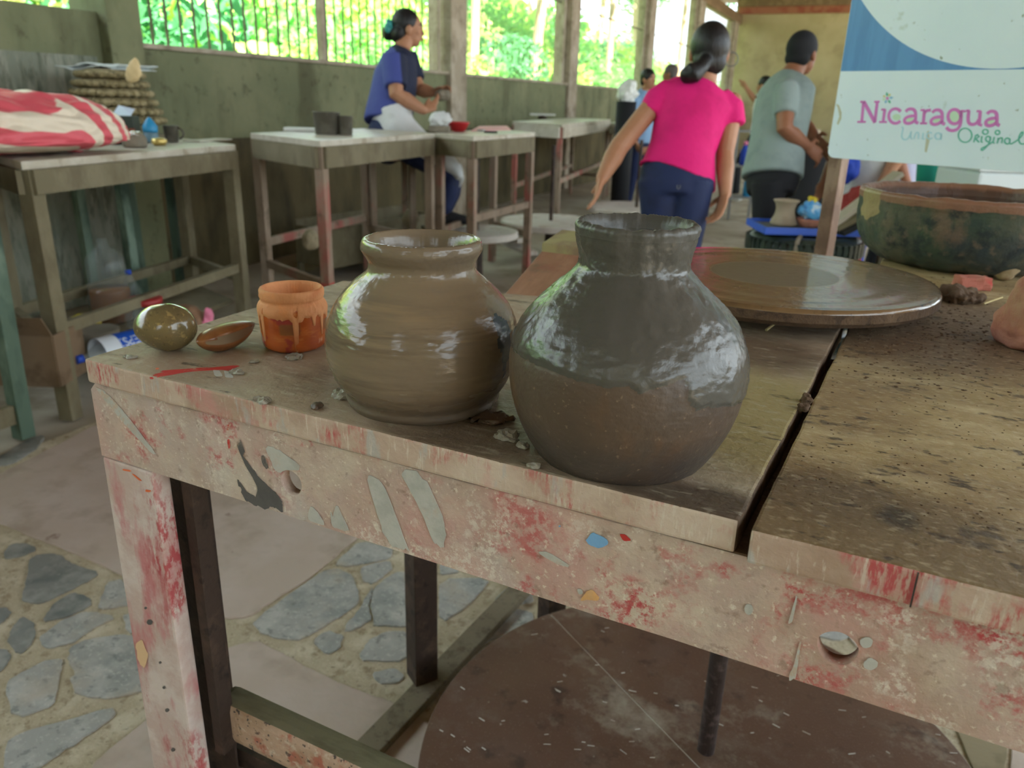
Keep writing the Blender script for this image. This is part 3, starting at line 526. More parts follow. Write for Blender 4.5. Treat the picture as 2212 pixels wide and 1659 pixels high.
for cx, cy, rx, ry in ((1187, 975, 36, 30), (1210, 1092, 38, 32), (547, 796, 24, 28)): film('paint_spot', C4([(cx+rx*math.cos(a), cy+ry*math.sin(a)) for a in np.arange(0, 6.28, .5)]), m_plight, bench)
CL = lambda L: [(x/2.185, y/2.185+900) for x, y in L]
film('bare_wood_patch', CL([(640, 1080), (670, 1040), (690, 1110), (700, 1120), (685, 1190), (655, 1160)]), m_woodpatch, bench)
for cx, cy, r in ((707, 970, 13), (688, 903, 6), (757, 1160, 6), (775, 1278, 7), (790, 1385, 9), (817, 1572, 9)): film('paint_spot', CL([(cx+r*math.cos(a), cy+r*math.sin(a)) for a in np.arange(0, 6.28, .7)]), m_pgrey, bench)
C5 = lambda L: [(x/3.95+180, y/3.95+560) for x, y in L]
film_top('paint_stroke', C5([(595, 990), (650, 965), (720, 950), (1170, 922), (1290, 910), (1310, 920), (1265, 940), (1260, 955), (1180, 945), (900, 962), (700, 1000), (600, 1003)]), m_pred, bench, label='long red brush stroke')
film_top('paint_fleck', C5([(565, 1010), (595, 1008), (600, 1022), (570, 1022)]), m_pred, bench)
film_top('paint_fleck', C5([(612, 935), (640, 930), (652, 940), (625, 947)]), m_bright_orange, bench)
film_top('paint_patch', C5([(1105, 950), (1165, 955), (1195, 1005), (1120, 1000)]), m_plight, bench); film_top('paint_patch', C5([(1195, 955), (1240, 960), (1290, 1015), (1215, 1015)]), m_plight, bench)

# ------------------------------------------------------------------ the potter's wheel
WC = Vector((-.099, 1.163, 1.0)); WRAD = .2155
wh = thing('pottery_turntable', 'potter\'s wheel with a wet muddy wooden head and dark flywheel below the bench', 'potter\'s wheel', (WC.x, WC.y, .12))
b = new(); seg = 144; zs = []
prof = [(.03, -.03), (.12, -.028), (.17, -.026), (WRAD-.006, -.022), (WRAD, -.016), (WRAD, -.005), (WRAD-.003, 0)]
rad = [WRAD-.006, .205, .195, .185, .175, .165, .155, .145, .135, .125, .115, .105, .095, .088, .083, .078, .07, .05, .025]
prof += [(r, .0004*math.sin(r*420+4*math.sin(r*130))*(1 if r > .09 else 0)) for r in rad]
lathe(b, WC, prof, seg, cap=True); me = bpy.data.meshes.new('wheel_head'); 
# slope of the worn disc, and the patch where slip dried
tilt = Matrix.Translation(WC) @ Matrix.Rotation(math.radians(1.4), 4, Vector((.3, 1, 0))) @ Matrix.Translation(-WC)
o = obj('wheel_head', b, [m_head, m_mud], wh, smooth=False)
for f in o.data.polygons:
    if f.normal.z < .5: f.material_index = 1
ring, cen = [], []
for v in o.data.vertices:
    r = math.hypot(v.co.x, v.co.y); a = math.atan2(v.co.y, v.co.x)
    ring.append(ss(-.15, .3, noise.noise(Vector((r*120, a*.5, 2))))); cen.append(1-ss(.086, .090, r) if v.co.z > .85 else 0)
attr(o.data, 'ring', ring); attr(o.data, 'center', cen)
for f in o.data.polygons: f.use_smooth = f.normal.z > .5
b = new(); lathe(b, (WC.x, WC.y, .9), [(.045, -.02), (.048, .03), (.04, .071)], 24); obj('hub', b, m_mud, wh)
b = new(); tube(b, [(WC.x, WC.y, .13), (WC.x, WC.y, .96)], .0155, 20); obj('shaft', b, m_iron, wh)
p1_, p2_ = onz(1150, 1344, .12), onz(1440, 1659, .12); sd = (p2_-p1_); sd.z = 0; sd.normalize(); sn = Vector((-sd.y, sd.x, 0)); FC = Vector((-.107, 1.131, .12))
for s in (1, -1):
    P = []
    for i in range(65):
        a = math.pi*i/64; P.append(FC+(sd*math.cos(a)+sn*(s*math.sin(a)))*.494+sn*s*.0008)
    b = new(); prism(b, [Vector((p.x, p.y, .085)) for p in P], (0, 0, .035), bev=.0018); obj('flywheel_half', b, m_fly, wh)
b = new(); beam(b, FC-sd*.49+Vector((0, 0, -.018)), FC+sd*.49+Vector((0, 0, -.018)), .003, .0335); obj('dust_line', b, m_disc, wh)
b = new(); r4 = random.Random(9)
for k in range(130):
    a = r4.uniform(0, 6.28); r = .49*math.sqrt(r4.random()); q = FC+Vector((r*math.cos(a), r*math.sin(a), .0006)); a = r4.uniform(-.4, .7); box(b, q, (r4.uniform(.006, .016), r4.uniform(.0008, .0018), .0008), Vector((math.cos(a), math.sin(a), 0)))
obj('dry_shavings', b, m_disc, wh, kind='stuff')
b = new(); lathe(b, FC, [(.05, -.1), (.05, -.034)], 24); obj('bearing', b, m_steel, wh)
# sloping seat bolted to the back of the bench
A0 = onz(1086, 640, .955); A1 = A0+TX*.2; B0 = ony(1172, 540, 1.16); B1 = B0+TX*.17
b = new(); n_ = (A1-A0).cross(B0-A0).normalized(); prism(b, [A0, A1, B1, B0], -n_*.022, bev=.002); obj('sloped_seat', b, m_plank, bench, label='sloping reddish seat board at the back')
b = new(); prism(b, [B0+Vector((0, -.005, .012)), B1+Vector((0, -.005, .012)), B1+Vector((0, .085, .022)), B0+Vector((0, .085, .022))], (0, 0, -.02), bev=.003); obj('seat_slat', b, m_plank2, bench, label='yellowed top slat of the seat')
for p in (A0+TX*.03, A0+TX*.15): b = new(); beam(b, p+Vector((0, -.03, -.035)), p+Vector((0, .17, .03)), .03, .03); obj('seat_bracket', b, m_steel, bench)
#@@PART3

# ------------------------------------------------------------------ jars on the bench
def catmull(zs, rs, n):
    zs, rs = np.array(zs), np.array(rs); m = np.gradient(rs, zs); out = []
    for z in np.linspace(zs[0], zs[-1], n):
        i = min(len(zs)-2, max(0, np.searchsorted(zs, z)-1)); h = zs[i+1]-zs[i]; t = (z-zs[i])/h
        out.append((float((2*t**3-3*t*t+1)*rs[i]+(t**3-2*t*t+t)*h*m[i]+(-2*t**3+3*t*t)*rs[i+1]+(t**3-t*t)*h*m[i+1]), float(z)))
    return out
def pot(name, c, outer, inner, disp, m, seg=200, parent=None, attrs=None, loc=None, smooth=True):
    b = new(); c = Vector(c); prof = [(.002, outer[0][1])]+outer+inner; lathe(b, c, prof, seg)
    b.normal_update(); vals = {k: [] for k in (attrs or {})}
    for v in b.verts:
        q = v.co-c; a = math.atan2(q.y, q.x); r = math.hypot(q.x, q.y)
        for k in vals: vals[k].append(attrs[k](a, q.z, r))
        if disp and r > .004: v.co += v.normal*disp(a, q.z, r)
    o = obj(name, b, m, parent, smooth=smooth, loc=loc)
    for k in vals: attr(o.data, k, vals[k])
    return o
nz = lambda x, y, z=0: noise.noise(Vector((x, y, z)))
fr = lambda x, y, z=0, o=4: noise.fractal(Vector((x, y, z)), 1, 2, o)
cA = Vector((-.3434, .5913, ZT))
oA = catmull([0, .004, .009, .0185, .0371, .0556, .0741, .0927, .1085, .119, .126, .1335, .139, .1445], [.0685, .0704, .0702, .0765, .0845, .0866, .0842, .0745, .0600, .0478, .0462, .0500, .0527, .0520], 150)
oA += [(.0505, .1466), (.0482, .1474), (.0462, .146)]
iA = [(.0438, .140), (.041, .131), (.0408, .124), (.046, .116), (.058, .105), (.072, .088), (.078, .06), (.07, .02), (.03, .012), (.001, .012)]
def dA(a, z, r):
    if r < .045 and z < .12 or (z > .02 and z < .11 and r < .0745 and z > .0927+.02): pass
    return .0003*nz(a*.6, z*200, 3)+.0006*fr(a*1.3, z*45, 7)*(1 if z > .03 else 2)+.0004*nz(math.cos(a)*60, math.sin(a)*60, z*400)
azc = lambda x, y, c: math.atan2(y-c.y, x-c.x)
aim = math.atan2(-cA.y, -cA.x)               # azimuth that faces the viewer's side of the bench
def dripA(a, z, r):
    d = a-(aim+.95); d = (d+math.pi) % (2*math.pi)-math.pi
    w = .075+.05*ss(.05, .07, z) if z > .05 else .05
    return 1 if abs(d+.02*math.sin(z*300)) < w*(.5+.5*ss(.035, .06, z))*(1-ss(.083, .094, z)) and .034 < z < .094 else 0
pot('clay_jar', cA, oA, iA, dA, m_clayA, attrs={'low': lambda a, z, r: (1-ss(.006, .05, z+.006*nz(a*2, 2)+.004*fr(a*4, z*90)))*.9, 'drip': dripA}, loc=cA)
tag(bpy.data.objects['clay_jar'], 'brown wheel-thrown clay jar with flared lip and glossy slip, between orange jar and grey jar', 'jar', 'big clay jars on the bench')
cB = Vector((-.1475, .5653, ZT))
oB = catmull([0, .006, .019, .0475, .069, .083, .097, .114, .130, .1415, .1475, .155, .166, .1775], [.0672, .0712, .0785, .0885, .0908, .0898, .0850, .0738, .0572, .0452, .0405, .0398, .0422, .0442], 170)
oB += [(.0440, .1792), (.0425, .1803), (.0405, .180)]
iB = [(.0385, .174), (.036, .163), (.035, .155), (.038, .147), (.052, .132), (.07, .112), (.082, .08), (.08, .05), (.062, .014), (.001, .012)]
aimB = math.atan2(-cB.y, -cB.x)
def edgeB(a):                                 # height at which the dark slip ends, by azimuth
    d = (a-aimB+math.pi) % (2*math.pi)-math.pi
    xs = [-3.2, -1.22, -.7, -.38, -.12, .03, .13, .25, .35, .47, .5, .58, .7, .88, 1.05, 1.3, 3.2]
    zz = [.084, .0851, .0862, .084, .082, .0845, .0798, .0839, .0876, .0885, .074, .0656, .0671, .064, .060, .058, .084]
    return float(np.interp(d, xs, zz))+.0016*fr(d*7, 2)+.001*fr(d*24, 5)
def slipB(a, z, r): return ss(-.0009, .0009, z-edgeB(a)) if r > .03 else 1
def dB(a, z, r):
    s = slipB(a, z, r); out = z < .1785 and r > .0395
    return (.0014*s*ss(0, .004, z-edgeB(a)) if out else .0006)+.00045*fr(r*math.cos(a)*110, r*math.sin(a)*110, z*110)*(.6+.9*s)+.0003*nz(math.cos(a)*70, math.sin(a)*70, z*500)+(.0012*nz(a*4, z*40, 9) if s > .5 and z > .1 else 0)+(.0008*fr(a*30, 4) if z > .176 else 0)
pot('clay_jar', cB, oB, iB, dB, m_clayB, seg=240, loc=cB, attrs={'slip': slipB, 'foot': lambda a, z, r: 1-ss(.01, .06, z+.008*nz(a*3, 4)), 'thin': lambda a, z, r: 0.0, 'rim': lambda a, z, r: ss(.168, .176, z)})
tag(bpy.data.objects['clay_jar.001'], 'larger clay jar dipped in wet dark grey slip with a bare brown lower half', 'jar', 'big clay jars on the bench')
# small orange glass jar with dried slip
cG = Vector((-.5469, .6623, ZT))
gj = thing('slip_jar', 'small orange glass jar with terracotta slip dripping from its rim', 'jar', cG)
oG = catmull([0, .003, .0076, .0152, .0266, .0379, .045, .0505, .0535], [.0285, .0325, .0345, .0350, .0357, .0362, .0362, .0345, .0318], 60)
pot('glass_body', cG, oG, [(.0305, .052), (.032, .04), (.0325, .02), (.02, .006), (.001, .006)], None, m_jarglaze, seg=120, parent=gj, attrs={'red': lambda a, z, r: ss(.2, .5, fr(a*1.6+2, z*40))*.8, 'band': lambda a, z, r: ss(.020, .024, z)*(1-ss(.032, .036, z))*ss(-.1, .2, nz(a*1.5, 3))})
aG = math.atan2(-cG.y, -cG.x)
drips = [(aG+.05, .0035, .075), (aG-1.05, .012, .07), (aG-1.3, .02, .05), (aG+.95, .018, .05), (aG+.62, .030, .06), (aG+1.3, .034, .08), (aG-.2, .040, .12), (aG+.1, .036, .2)]
def lowG(a):
    z = .0395+.004*fr(a*5, 3)
    for c, zz, w in drips:
        d = abs((a-c+math.pi) % (2*math.pi)-math.pi)
        if d < w: z = min(z, zz+(z-zz)*(d/w)**6)
    return z
b = new(); SEG = 220
def outG(z): return float(np.interp(z, [q[1] for q in oG], [q[0] for q in oG]))
rows = []
for i in range(SEG):
    a = 2*math.pi*i/SEG; zl = lowG(a); col = []
    prof = [(outG(zl)-.0006, zl-.0004), (outG(zl)+.0004, zl), (outG(zl+(.052-zl)*.3)+.0008, zl+(.052-zl)*.3), (outG(zl+(.052-zl)*.65)+.0010, zl+(.052-zl)*.65), (.0353, .0506), (.0335, .0526), (.0322, .0541), (.0333, .0556), (.0340, .058), (.0340, .0625), (.0334, .0655), (.0318, .0668), (.0300, .0664), (.0292, .062), (.0292, .05), (.0292, .034)]
    for k, (r, z) in enumerate(prof):
        e = .0004*fr(a*9, z*300)+(.0005*fr(a*20, z*200, 4) if k > 4 else 0)
        col.append(b.verts.new(cG+Vector(((r+e)*math.cos(a), (r+e)*math.sin(a), z))))
    rows.append(col)
for i in range(SEG):
    A_, B_ = rows[i], rows[(i+1) % SEG]
    for k in range(len(A_)-1): b.faces.new((A_[k], B_[k], B_[k+1], A_[k+1]))
obj('dried_slip', b, m_slipjar, gj, smooth=True)
b = new(); lathe(b, cG, [(.0001, .033), (.0291, .0335)], 48, cap=False); obj('slip_fill', b, m_slipjar, gj)
# pebble and the pointed polishing piece
pc = onz(348, 768, ZT); Xp = RT.copy(); Xp.z = 0; Xp.normalize()
b = new(); vs = ball(b, (0, 0, 0), 1, sub=5)
for v in b.verts:
    q = v.co.copy(); s = 1+.16*q.x*q.z*-1-.06*q.z*q.z*q.z+.05*nz(q.x*1.4, q.y*1.4, q.z*1.4)
    v.co = Vector((q.x*s, q.y*s, q.z*s))
R_ = Matrix.Rotation(math.radians(-24), 3, 'Y'); Yp = ZUP.cross(Xp)
for v in b.verts:
    q = R_ @ Vector((v.co.x*.0308, v.co.y*.027, v.co.z*.0262)); v.co = Vector((pc.x, pc.y, 0))+Yp*.02+Xp*q.x+Yp*q.y+Vector((0, 0, q.z))
mz = min(v.co.z for v in b.verts)
for v in b.verts: v.co.z += ZT-mz-.0004
tag(obj('polished_pebble', b, m_pebble, smooth=True, loc=pc), 'shiny olive-brown egg-shaped pebble at the left corner of the bench', 'stone')
# lens-shaped piece with a flattened upper side and pointed ends
pa, pb = onz(429, 772, ZT), onz(553, 735, ZT); ax = (pb-pa); Lh = ax.length/2; ax.normalize(); ay = ZUP.cross(ax); mid = (pa+pb)/2
b = new(); rings = []; n = 36; segs = 28
for i in range(n+1):
    s = -1+2*i/n; w = max(.015, (1-abs(s)**2.2))**.74; ring = []
    for k in range(segs):
        a = 2*math.pi*k/segs; y = math.cos(a); z = math.sin(a); z = z if z < .25 else .25+(z-.25)*.55
        ring.append(b.verts.new(mid+ax*(s*Lh)+ay*(y*.0165*w*(1-.15*s))+Vector((0, 0, .0165+z*.0165*w*(1-.12*s)+.002*s+.002*s*s))))
    rings.append(ring)
for A_, B_ in zip(rings, rings[1:]):
    for k in range(segs): b.faces.new((A_[k], A_[(k+1) % segs], B_[(k+1) % segs], B_[k]))
b.faces.new(rings[0][::-1]); b.faces.new(rings[-1])
fv = []
for v in b.verts:
    q = v.co-mid; t = q.dot(ax)/Lh; y = q.dot(ay)/.0165; zr_ = (q.z-.0165-.002*t)/(.0165*max(.2, 1-t*t)); fv.append(1 if y < -.3 and -.35 < zr_ < .33 and abs(t) < .86 else 0)
    if fv[-1]: v.co += ay*(.0022*(1-t*t))
mz = min(v.co.z for v in b.verts)
for v in b.verts: v.co.z += ZT-mz-.0003
o = obj('polishing_piece', b, m_polisher, smooth=True, loc=mid); attr(o.data, 'flat', fv); tag(o, 'brown lens-shaped polished piece with pointed ends and a worn grey face', 'polishing tool')
# scraps of clay
scr = [(742, 858, .011, .006, 'curled pale clay scrap against the foot of the brown jar'), (566, 868, .009, .0022, 'flat grey clay flake alone near the front edge of the bench'), (512, 806, .008, .003, 'grey clay flake at the end of the red brush stroke'), (548, 783, .006, .002, 'small grey flake below the pointed polishing piece'), (686, 880, .007, .0026, 'dark wet clay blob between front edge and brown jar'), (636, 772, .012, .0012, 'pale grey smear of clay below the orange jar'), (1096, 946, .012, .004, 'wet grey clay scrap between the two big jars'), (1128, 966, .006, .003, 'small grey crumb left of the big grey jar'), (1152, 1008, .006, .0025, 'small clay flake on the front edge below the grey jar'), (280, 772, .008, .002, 'greenish wet flake beside the olive pebble'), (1056, 905, .02, .0025, 'wet dark puddle of slip right of the brown jar')]
for i, (x, y, r, h, lb) in enumerate(scr):
    p = onz(x, y, ZT); b = new(); ball(b, (p.x, p.y, ZT+h*.4), (r, r*.7, h), X=(math.cos(i*.4), math.sin(i*.4)*.4, 0), sub=3); rough(b, r*.35, 180, i*3.1)
    for v in b.verts: v.co.z = max(v.co.z, ZT+.0002)
    tag(obj('clay_scrap', b, m_scrap if i not in (4, 10) else m_clayB, smooth=i in (4, 10), loc=p), lb, 'clay scrap')
for i, (x, y, r, lb) in enumerate([(1742, 868, .005, 'upper of two clay crumbs in the gap between the boards'), (1732, 884, .004, 'lower of two clay crumbs in the gap between the boards')]):
    p = onz(x, y, ZT); b = lump((p.x, p.y, ZT-.001+r*.5), r, .004, 160, i*5, sub=3); tag(obj('clay_crumb', b, m_mud, loc=p), lb, 'clay crumb')
# dirt strewn on the right board: uncountable crumbs
b = new(); r3 = random.Random(5)
for i in range(1300):
    u = r3.uniform(0, 1); x, y = (r3.gauss(2030, 130), r3.gauss(720, 60)) if u < .65 else (r3.uniform(1640, 2230), r3.uniform(700, 1180))
    p = onz(x, y, ZT)
    if p.y > 1.5 or p.y < .53 or abs((p-cB).length) < .1 or (p-rF).dot(TX) < .004+(p-rF).dot((rB-rF).normalized())*.0: continue
    if (p-(rF+(rB-rF)*((p-rF).dot((rB-rF).normalized())/(rB-rF).length))).dot(TX) < .006: continue
    s = r3.uniform(.0004, .0016)**1.0*(1.3 if u < .65 else .7); g = bmesh.ops.create_icosphere(b, subdivisions=1, radius=1)
    for v in g['verts']: v.co = Vector((p.x+v.co.x*s*r3.uniform(.7, 1.6), p.y+v.co.y*s, ZT+max(0, v.co.z)*s*.6))
o = obj('dirt_crumbs', b, m_mud, loc=(.15, 1.0, ZT), kind='stuff'); tag(o, 'dark crumbs of dry clay strewn over the right-hand bench board', 'dirt')
m_terra2 = mat('tan_pebble', (150, 130, 98), .85, [((128, 106, 78), .8, K(40, .5, .64))], bump=.001, bs=90)
# stone, brick and dirt in front of the basin
p = onz(2255, 690, ZT); p = onz(2196, 770, ZT)+Vector((.044, .055, 0)); b = new(); ball(b, (p.x, p.y, ZT+.05), (.064, .056, .056), sub=5)
for v in b.verts: v.co += Vector((.012*(v.co.z-ZT-.03)/.05, 0, 0))
rough(b, .016, 16, 4.2, 5)
for v in b.verts: v.co.z = max(v.co.z, ZT+.0002)
tag(obj('terracotta_lump', b, m_terra, smooth=True, loc=p), 'large pinkish weathered terracotta lump on the right edge of the bench', 'terracotta lump')
pbk = onz(2098, 628, ZT); b = new(); box(b, (pbk.x, pbk.y+.012, ZT+.0105), (.05, .026, .021), Xp, bev=.003); bmesh.ops.subdivide_edges(b, edges=b.edges[:], cuts=3, use_grid_fill=True); rough(b, .0025, 90, 2)
for v in b.verts: v.co.z = max(v.co.z, ZT+.0002)
tag(obj('brick_piece', b, m_brick, loc=pbk), 'small broken piece of red brick in front of the mossy basin', 'brick')
p = onz(2166, 606, ZT); b = lump((p.x, p.y+.01, ZT+.016), (.021, .017, .018), .006, 45, 8); 
for v in b.verts: v.co.z = max(v.co.z, ZT+.0002)
tag(obj('small_stone', b, m_terra2, smooth=True, loc=p), 'small tan stone beside the brick piece under the basin', 'stone')
p = onz(2070, 655, ZT); b = lump((p.x, p.y+.02, ZT+.008), (.03, .035, .012), .011, 40, 3, sub=5)
for v in b.verts: v.co.z = max(v.co.z, ZT+.0002)
tag(obj('mud_heap', b, m_mud, loc=p), 'low heap of dried brown mud right of the wheel head', 'mud')
pA_, pB_ = onz(2124, 662, ZT), onz(2162, 655, ZT); b = new(); tube(b, [pA_+Vector((0, 0, .004)), pB_+Vector((0, 0, .009))], .0013, 6); tag(obj('straw', b, m_straw, loc=pA_), 'single pale straw poking out by the terracotta lump', 'straw')
pA_, pB_ = onz(1655, 716, ZT), onz(1690, 704, ZT); b = new(); tube(b, [pA_+Vector((0, 0, .002)), (pA_+pB_)/2+Vector((0, 0, .007)), pB_+Vector((0, 0, .004))], .0018, 6); tag(obj('dry_leaf_stem', b, m_straw, loc=pA_), 'short dry stem lying under the wheel head rim', 'stem')
# the mossy basin
cBs = Vector((.182, 1.665, ZT))
oBs = [(.118, 0), (.140, .006), (.160, .018), (.177, .038), (.186, .062), (.189, .085), (.189, .108), (.1905, .117), (.191, .125), (.187, .130), (.178, .130), (.173, .126)]
iBs = [(.170, .11), (.168, .1), (.155, .06), (.12, .03), (.001, .02)]
zz, rr = [q[1] for q in oBs[:9]], [q[0] for q in oBs[:9]]
oBs = catmull(zz, rr, 60)+oBs[9:]
bs = thing('clay_basin', 'wide mossy clay basin holding muddy water, under the sign', 'basin', cBs)
pot('bowl_wall', cBs, oBs, iBs, lambda a, z, r: .003*fr(math.cos(a)*5, math.sin(a)*5, z*14)+(.0035*nz(a*5, 3) if z > .11 else 0), m_basin, seg=160, parent=bs,
    attrs={'rim': lambda a, z, r: 1 if (z > .1235 or r < .1765 and z > .06) else 0, 'lip': lambda a, z, r: ss(.110, .115, z+.004*nz(a*9, 2)), 'chip': lambda a, z, r: (1-ss(.13, .2, abs(((a-math.radians(206)+math.pi) % 6.2832)-math.pi)+.06*nz(z*60, 3)))*ss(.076, .088, z+.02*nz(a*9, z*20)) if r > .17 else 0})
b = new(); lathe(b, cBs, [(.0001, .108), (.1695, .108)], 64, cap=False); obj('muddy_water', b, m_water, bs)

# ------------------------------------------------------------------ the sign on a steel post
SP = at(1783, 440, 1.98); SD = Vector((.887, -.461, 0)).normalized(); SN = SD.cross(ZUP)
if SN.dot(EYE-SP) < 0: SN = -SN
sg = thing('sign_board', 'white and blue tourism sign with pink lettering on a brown steel post', 'sign', (SP.x, SP.y, 0))
pl0 = at(1787, 338, 1.95); 
def on_sign(x, y, off=.0):
    d = ray(x, y); t = (pl0+SN*off-EYE).dot(SN)/d.dot(SN); return EYE+d*t
bl = on_sign(1786, 340); br = bl+SD*.95
tl_ = on_sign(1832, -14); Wd = 1.0; HT = .85
def sp(u, z, off=0): return bl+SD*u+SN*off+Vector((0, 0, z))
z0 = on_sign(2000, 356).z-bl.z
U0 = 0
cr_ = .018; P = [sp(cr_, 0)]+[sp(Wd, 0), sp(Wd, HT), sp(0, HT)]+[sp(0, cr_)]+[sp(cr_-cr_*math.sin(a), cr_-cr_*math.cos(a)) for a in np.arange(1.3, .1, -.3)]
b = new(); prism(b, P, SN*-.004, bev=.0008); o = obj('panel', b, [m_sign, m_signedge], sg)
for f in o.data.polygons:
    if abs(f.normal.dot(SN)) < .7: f.material_index = 1
zb = on_sign(1900, 153).z-bl.z
# blue field with a large pale circle on it
b = new(); prism(b, [sp(.001, zb), sp(Wd, zb), sp(Wd, HT-.001), sp(.001, HT-.001)], SN*.0004); obj('blue_field', b, m_signblue, sg)
q1, q2, q3 = [((on_sign(x, y)-bl).dot(SD), (on_sign(x, y)-bl).z) for x, y in ((1861, 0), (1935, 82), (2110, 146.5))]
A_ = np.array([[2*q1[0], 2*q1[1], 1], [2*q2[0], 2*q2[1], 1], [2*q3[0], 2*q3[1], 1]]); sol = np.linalg.solve(A_, [q[0]**2+q[1]**2 for q in (q1, q2, q3)]); cu, cz = sol[0], sol[1]; cr2 = math.sqrt(sol[2]+cu*cu+cz*cz)
ring = [(cu+cr2*math.cos(a), cz+cr2*math.sin(a)) for a in np.arange(0, 6.283, .04)]; ring = [(min(max(u, .002), Wd-.001), min(z, HT-.002)) for u, z in ring]
b = new(); prism(b, [sp(u, z, .0004) for u, z in ring], SN*.0004); obj('pale_circle', b, m_sign, sg)
# lettering: strokes in sight lines on the sign face
def stroke(name, pts, w, m, closed=False, off=.0002):
    if len(pts) > 3 and not closed:
        for _ in range(2): pts = [pts[0]]+[q for a, c in zip(pts, pts[1:]) for q in ((a[0]*.75+c[0]*.25, a[1]*.75+c[1]*.25), (a[0]*.25+c[0]*.75, a[1]*.25+c[1]*.75))]+[pts[-1]]
    P = [on_sign(x/5.643+1820, y/5.643+170) for x, y in pts]; b = new(); n = len(P); L, R = [], []
    for i, p in enumerate(P):
        a = P[(i-1) % n] if closed or i else P[i]; c = P[(i+1) % n] if closed or i < n-1 else P[i]; t = (c-a).normalized(); s = SN.cross(t).normalized()*w/2
        L.append((p+s, p-s))
    n2 = n if closed else n-1
    for i in range(n2):
        (a1, a2), (c1, c2) = L[i], L[(i+1) % n]; f = [b.verts.new(v+SN*off) for v in (a1, a2, c2, c1)]; g = [b.verts.new(v+SN*(off+.0006)) for v in (a1, a2, c2, c1)]
        b.faces.new(f[::-1]); b.faces.new(g)
        for k in range(4): b.faces.new((f[k], f[(k+1) % 4], g[(k+1) % 4], g[k]))
    return b
def join(bs):
    o = new()
    for b in bs:
        me = bpy.data.meshes.new('t'); b.to_mesh(me); b.free(); o.from_mesh(me); bpy.data.meshes.remove(me)
    return o
W1, W2 = .0066, .0046
sh = lambda L, dx, dy: [(x+dx, y+dy) for x, y in L]
arc = lambda cx, cy, rx, ry, a0, a1, n=14: [(cx+rx*math.cos(math.radians(a0+(a1-a0)*i/n)), cy-ry*math.sin(math.radians(a0+(a1-a0)*i/n))) for i in range(n+1)]
a1 = [[(772, 402), (795, 376), (830, 366), (868, 374), (890, 404), (892, 470), (888, 530), (925, 542)], [(888, 452), (830, 455), (780, 470), (752, 502), (762, 538), (800, 548), (850, 535), (888, 500)]]
letters = [[([(182, 526), (284, 526)], W2), ([(235, 526), (256, 288)], W1), ([(218, 282), (278, 282)], W2), ([(262, 282), (396, 534)], W1*1.2), ([(394, 534), (424, 284)], W1), ([(388, 282), (452, 282)], W2)],
           [([(448, 528), (542, 528)], W2), ([(496, 528), (516, 372)], W1), ([(474, 376), (520, 376)], W2)],
           [(arc(645, 455, 82, 90, 38, 318), W1)], [(s, W1) for s in a1], [([(945, 544), (1030, 544)], W2), ([(985, 544), (1000, 384)], W1), ([(952, 382), (1004, 382)], W2), ([(998, 424), (1025, 390), (1078, 382)], W1)],
           [(sh(s, 324, 12), W1) for s in a1], [(arc(1365, 462, 78, 88, 0, 360, 22), W1), ([(1448, 386), (1445, 480), (1438, 560), (1405, 618), (1340, 636), (1290, 622), (1268, 592)], W1), ([(1445, 392), (1502, 396)], W2)],
           [([(1508, 388), (1546, 388)], W2), ([(1540, 388), (1528, 500), (1542, 548), (1590, 562), (1640, 540), (1664, 496)], W1), ([(1636, 396), (1686, 396)], W2), ([(1680, 396), (1666, 562), (1702, 566)], W1)], [(sh(s, 992, 28), W1) for s in a1]]
for L in letters: obj('letter', join([stroke('s', p, w, m_pink_ink) for p, w in L]), m_pink_ink, sg)
for cx, cy, rx, ry in ((1365, 462, 62, 70), (822, 500, 50, 28), (1146, 510, 50, 28), (1812, 526, 50, 26), (660, 470, 50, 40)):
    b = new(); prism(b, [on_sign(p[0]/5.643+1820, p[1]/5.643+170, .0001) for p in arc(cx, cy, rx, ry, 0, 340, 16)], SN*.0003); obj('letter_filling', b, m_pale_green, sg)
W3 = .0028
script = [[arc(1495, 690, 82, 86, 60, 420, 20)], [[(1600, 775), (1625, 690), (1655, 680)], [(1625, 735), (1665, 775)], [(1640, 690), (1670, 700), (1625, 735)]], [[(1700, 700), (1690, 770), (1710, 775)], arc(1742, 648, 34, 30, 0, 360, 12)], [arc(1775, 735, 30, 34, 0, 360, 12), [(1805, 705), (1790, 790), (1735, 850), (1695, 880), (1690, 850), (1740, 830), (1830, 770)]], [[(1850, 710), (1835, 780), (1855, 785)], arc(1890, 655, 28, 26, 0, 360, 10)], [[(1885, 790), (1905, 715), (1890, 740), (1940, 715), (1950, 735), (1940, 785)], ], [arc(2010, 760, 34, 36, 20, 340, 14), [(2042, 730), (2035, 790), (2060, 795)]], [[(2060, 795), (2150, 740), (2205, 670), (2190, 640), (2150, 700), (2150, 770), (2180, 800), (2230, 790)]], [[(2262, 790), (2285, 640)], [(2255, 805), (2260, 812)]]]
for L in script: obj('letter', join([stroke('s', p, W3, m_teal_ink) for p in L]), m_teal_ink, sg)
faint = [[[(720, 590), (745, 600), (715, 700), (740, 745), (800, 740), (840, 640)], [(835, 650), (830, 720), (850, 735)]], [[(870, 735), (890, 660), (930, 650), (925, 735)]], [[(985, 660), (975, 735), (1000, 735)]], [arc(1065, 695, 38, 40, 50, 320, 12)], [arc(1165, 700, 38, 40, 0, 360, 12), [(1205, 665), (1200, 745)]]]
for L in faint: obj('letter', join([stroke('s', p, W3, m_faint) for p in L]), m_faint, sg)
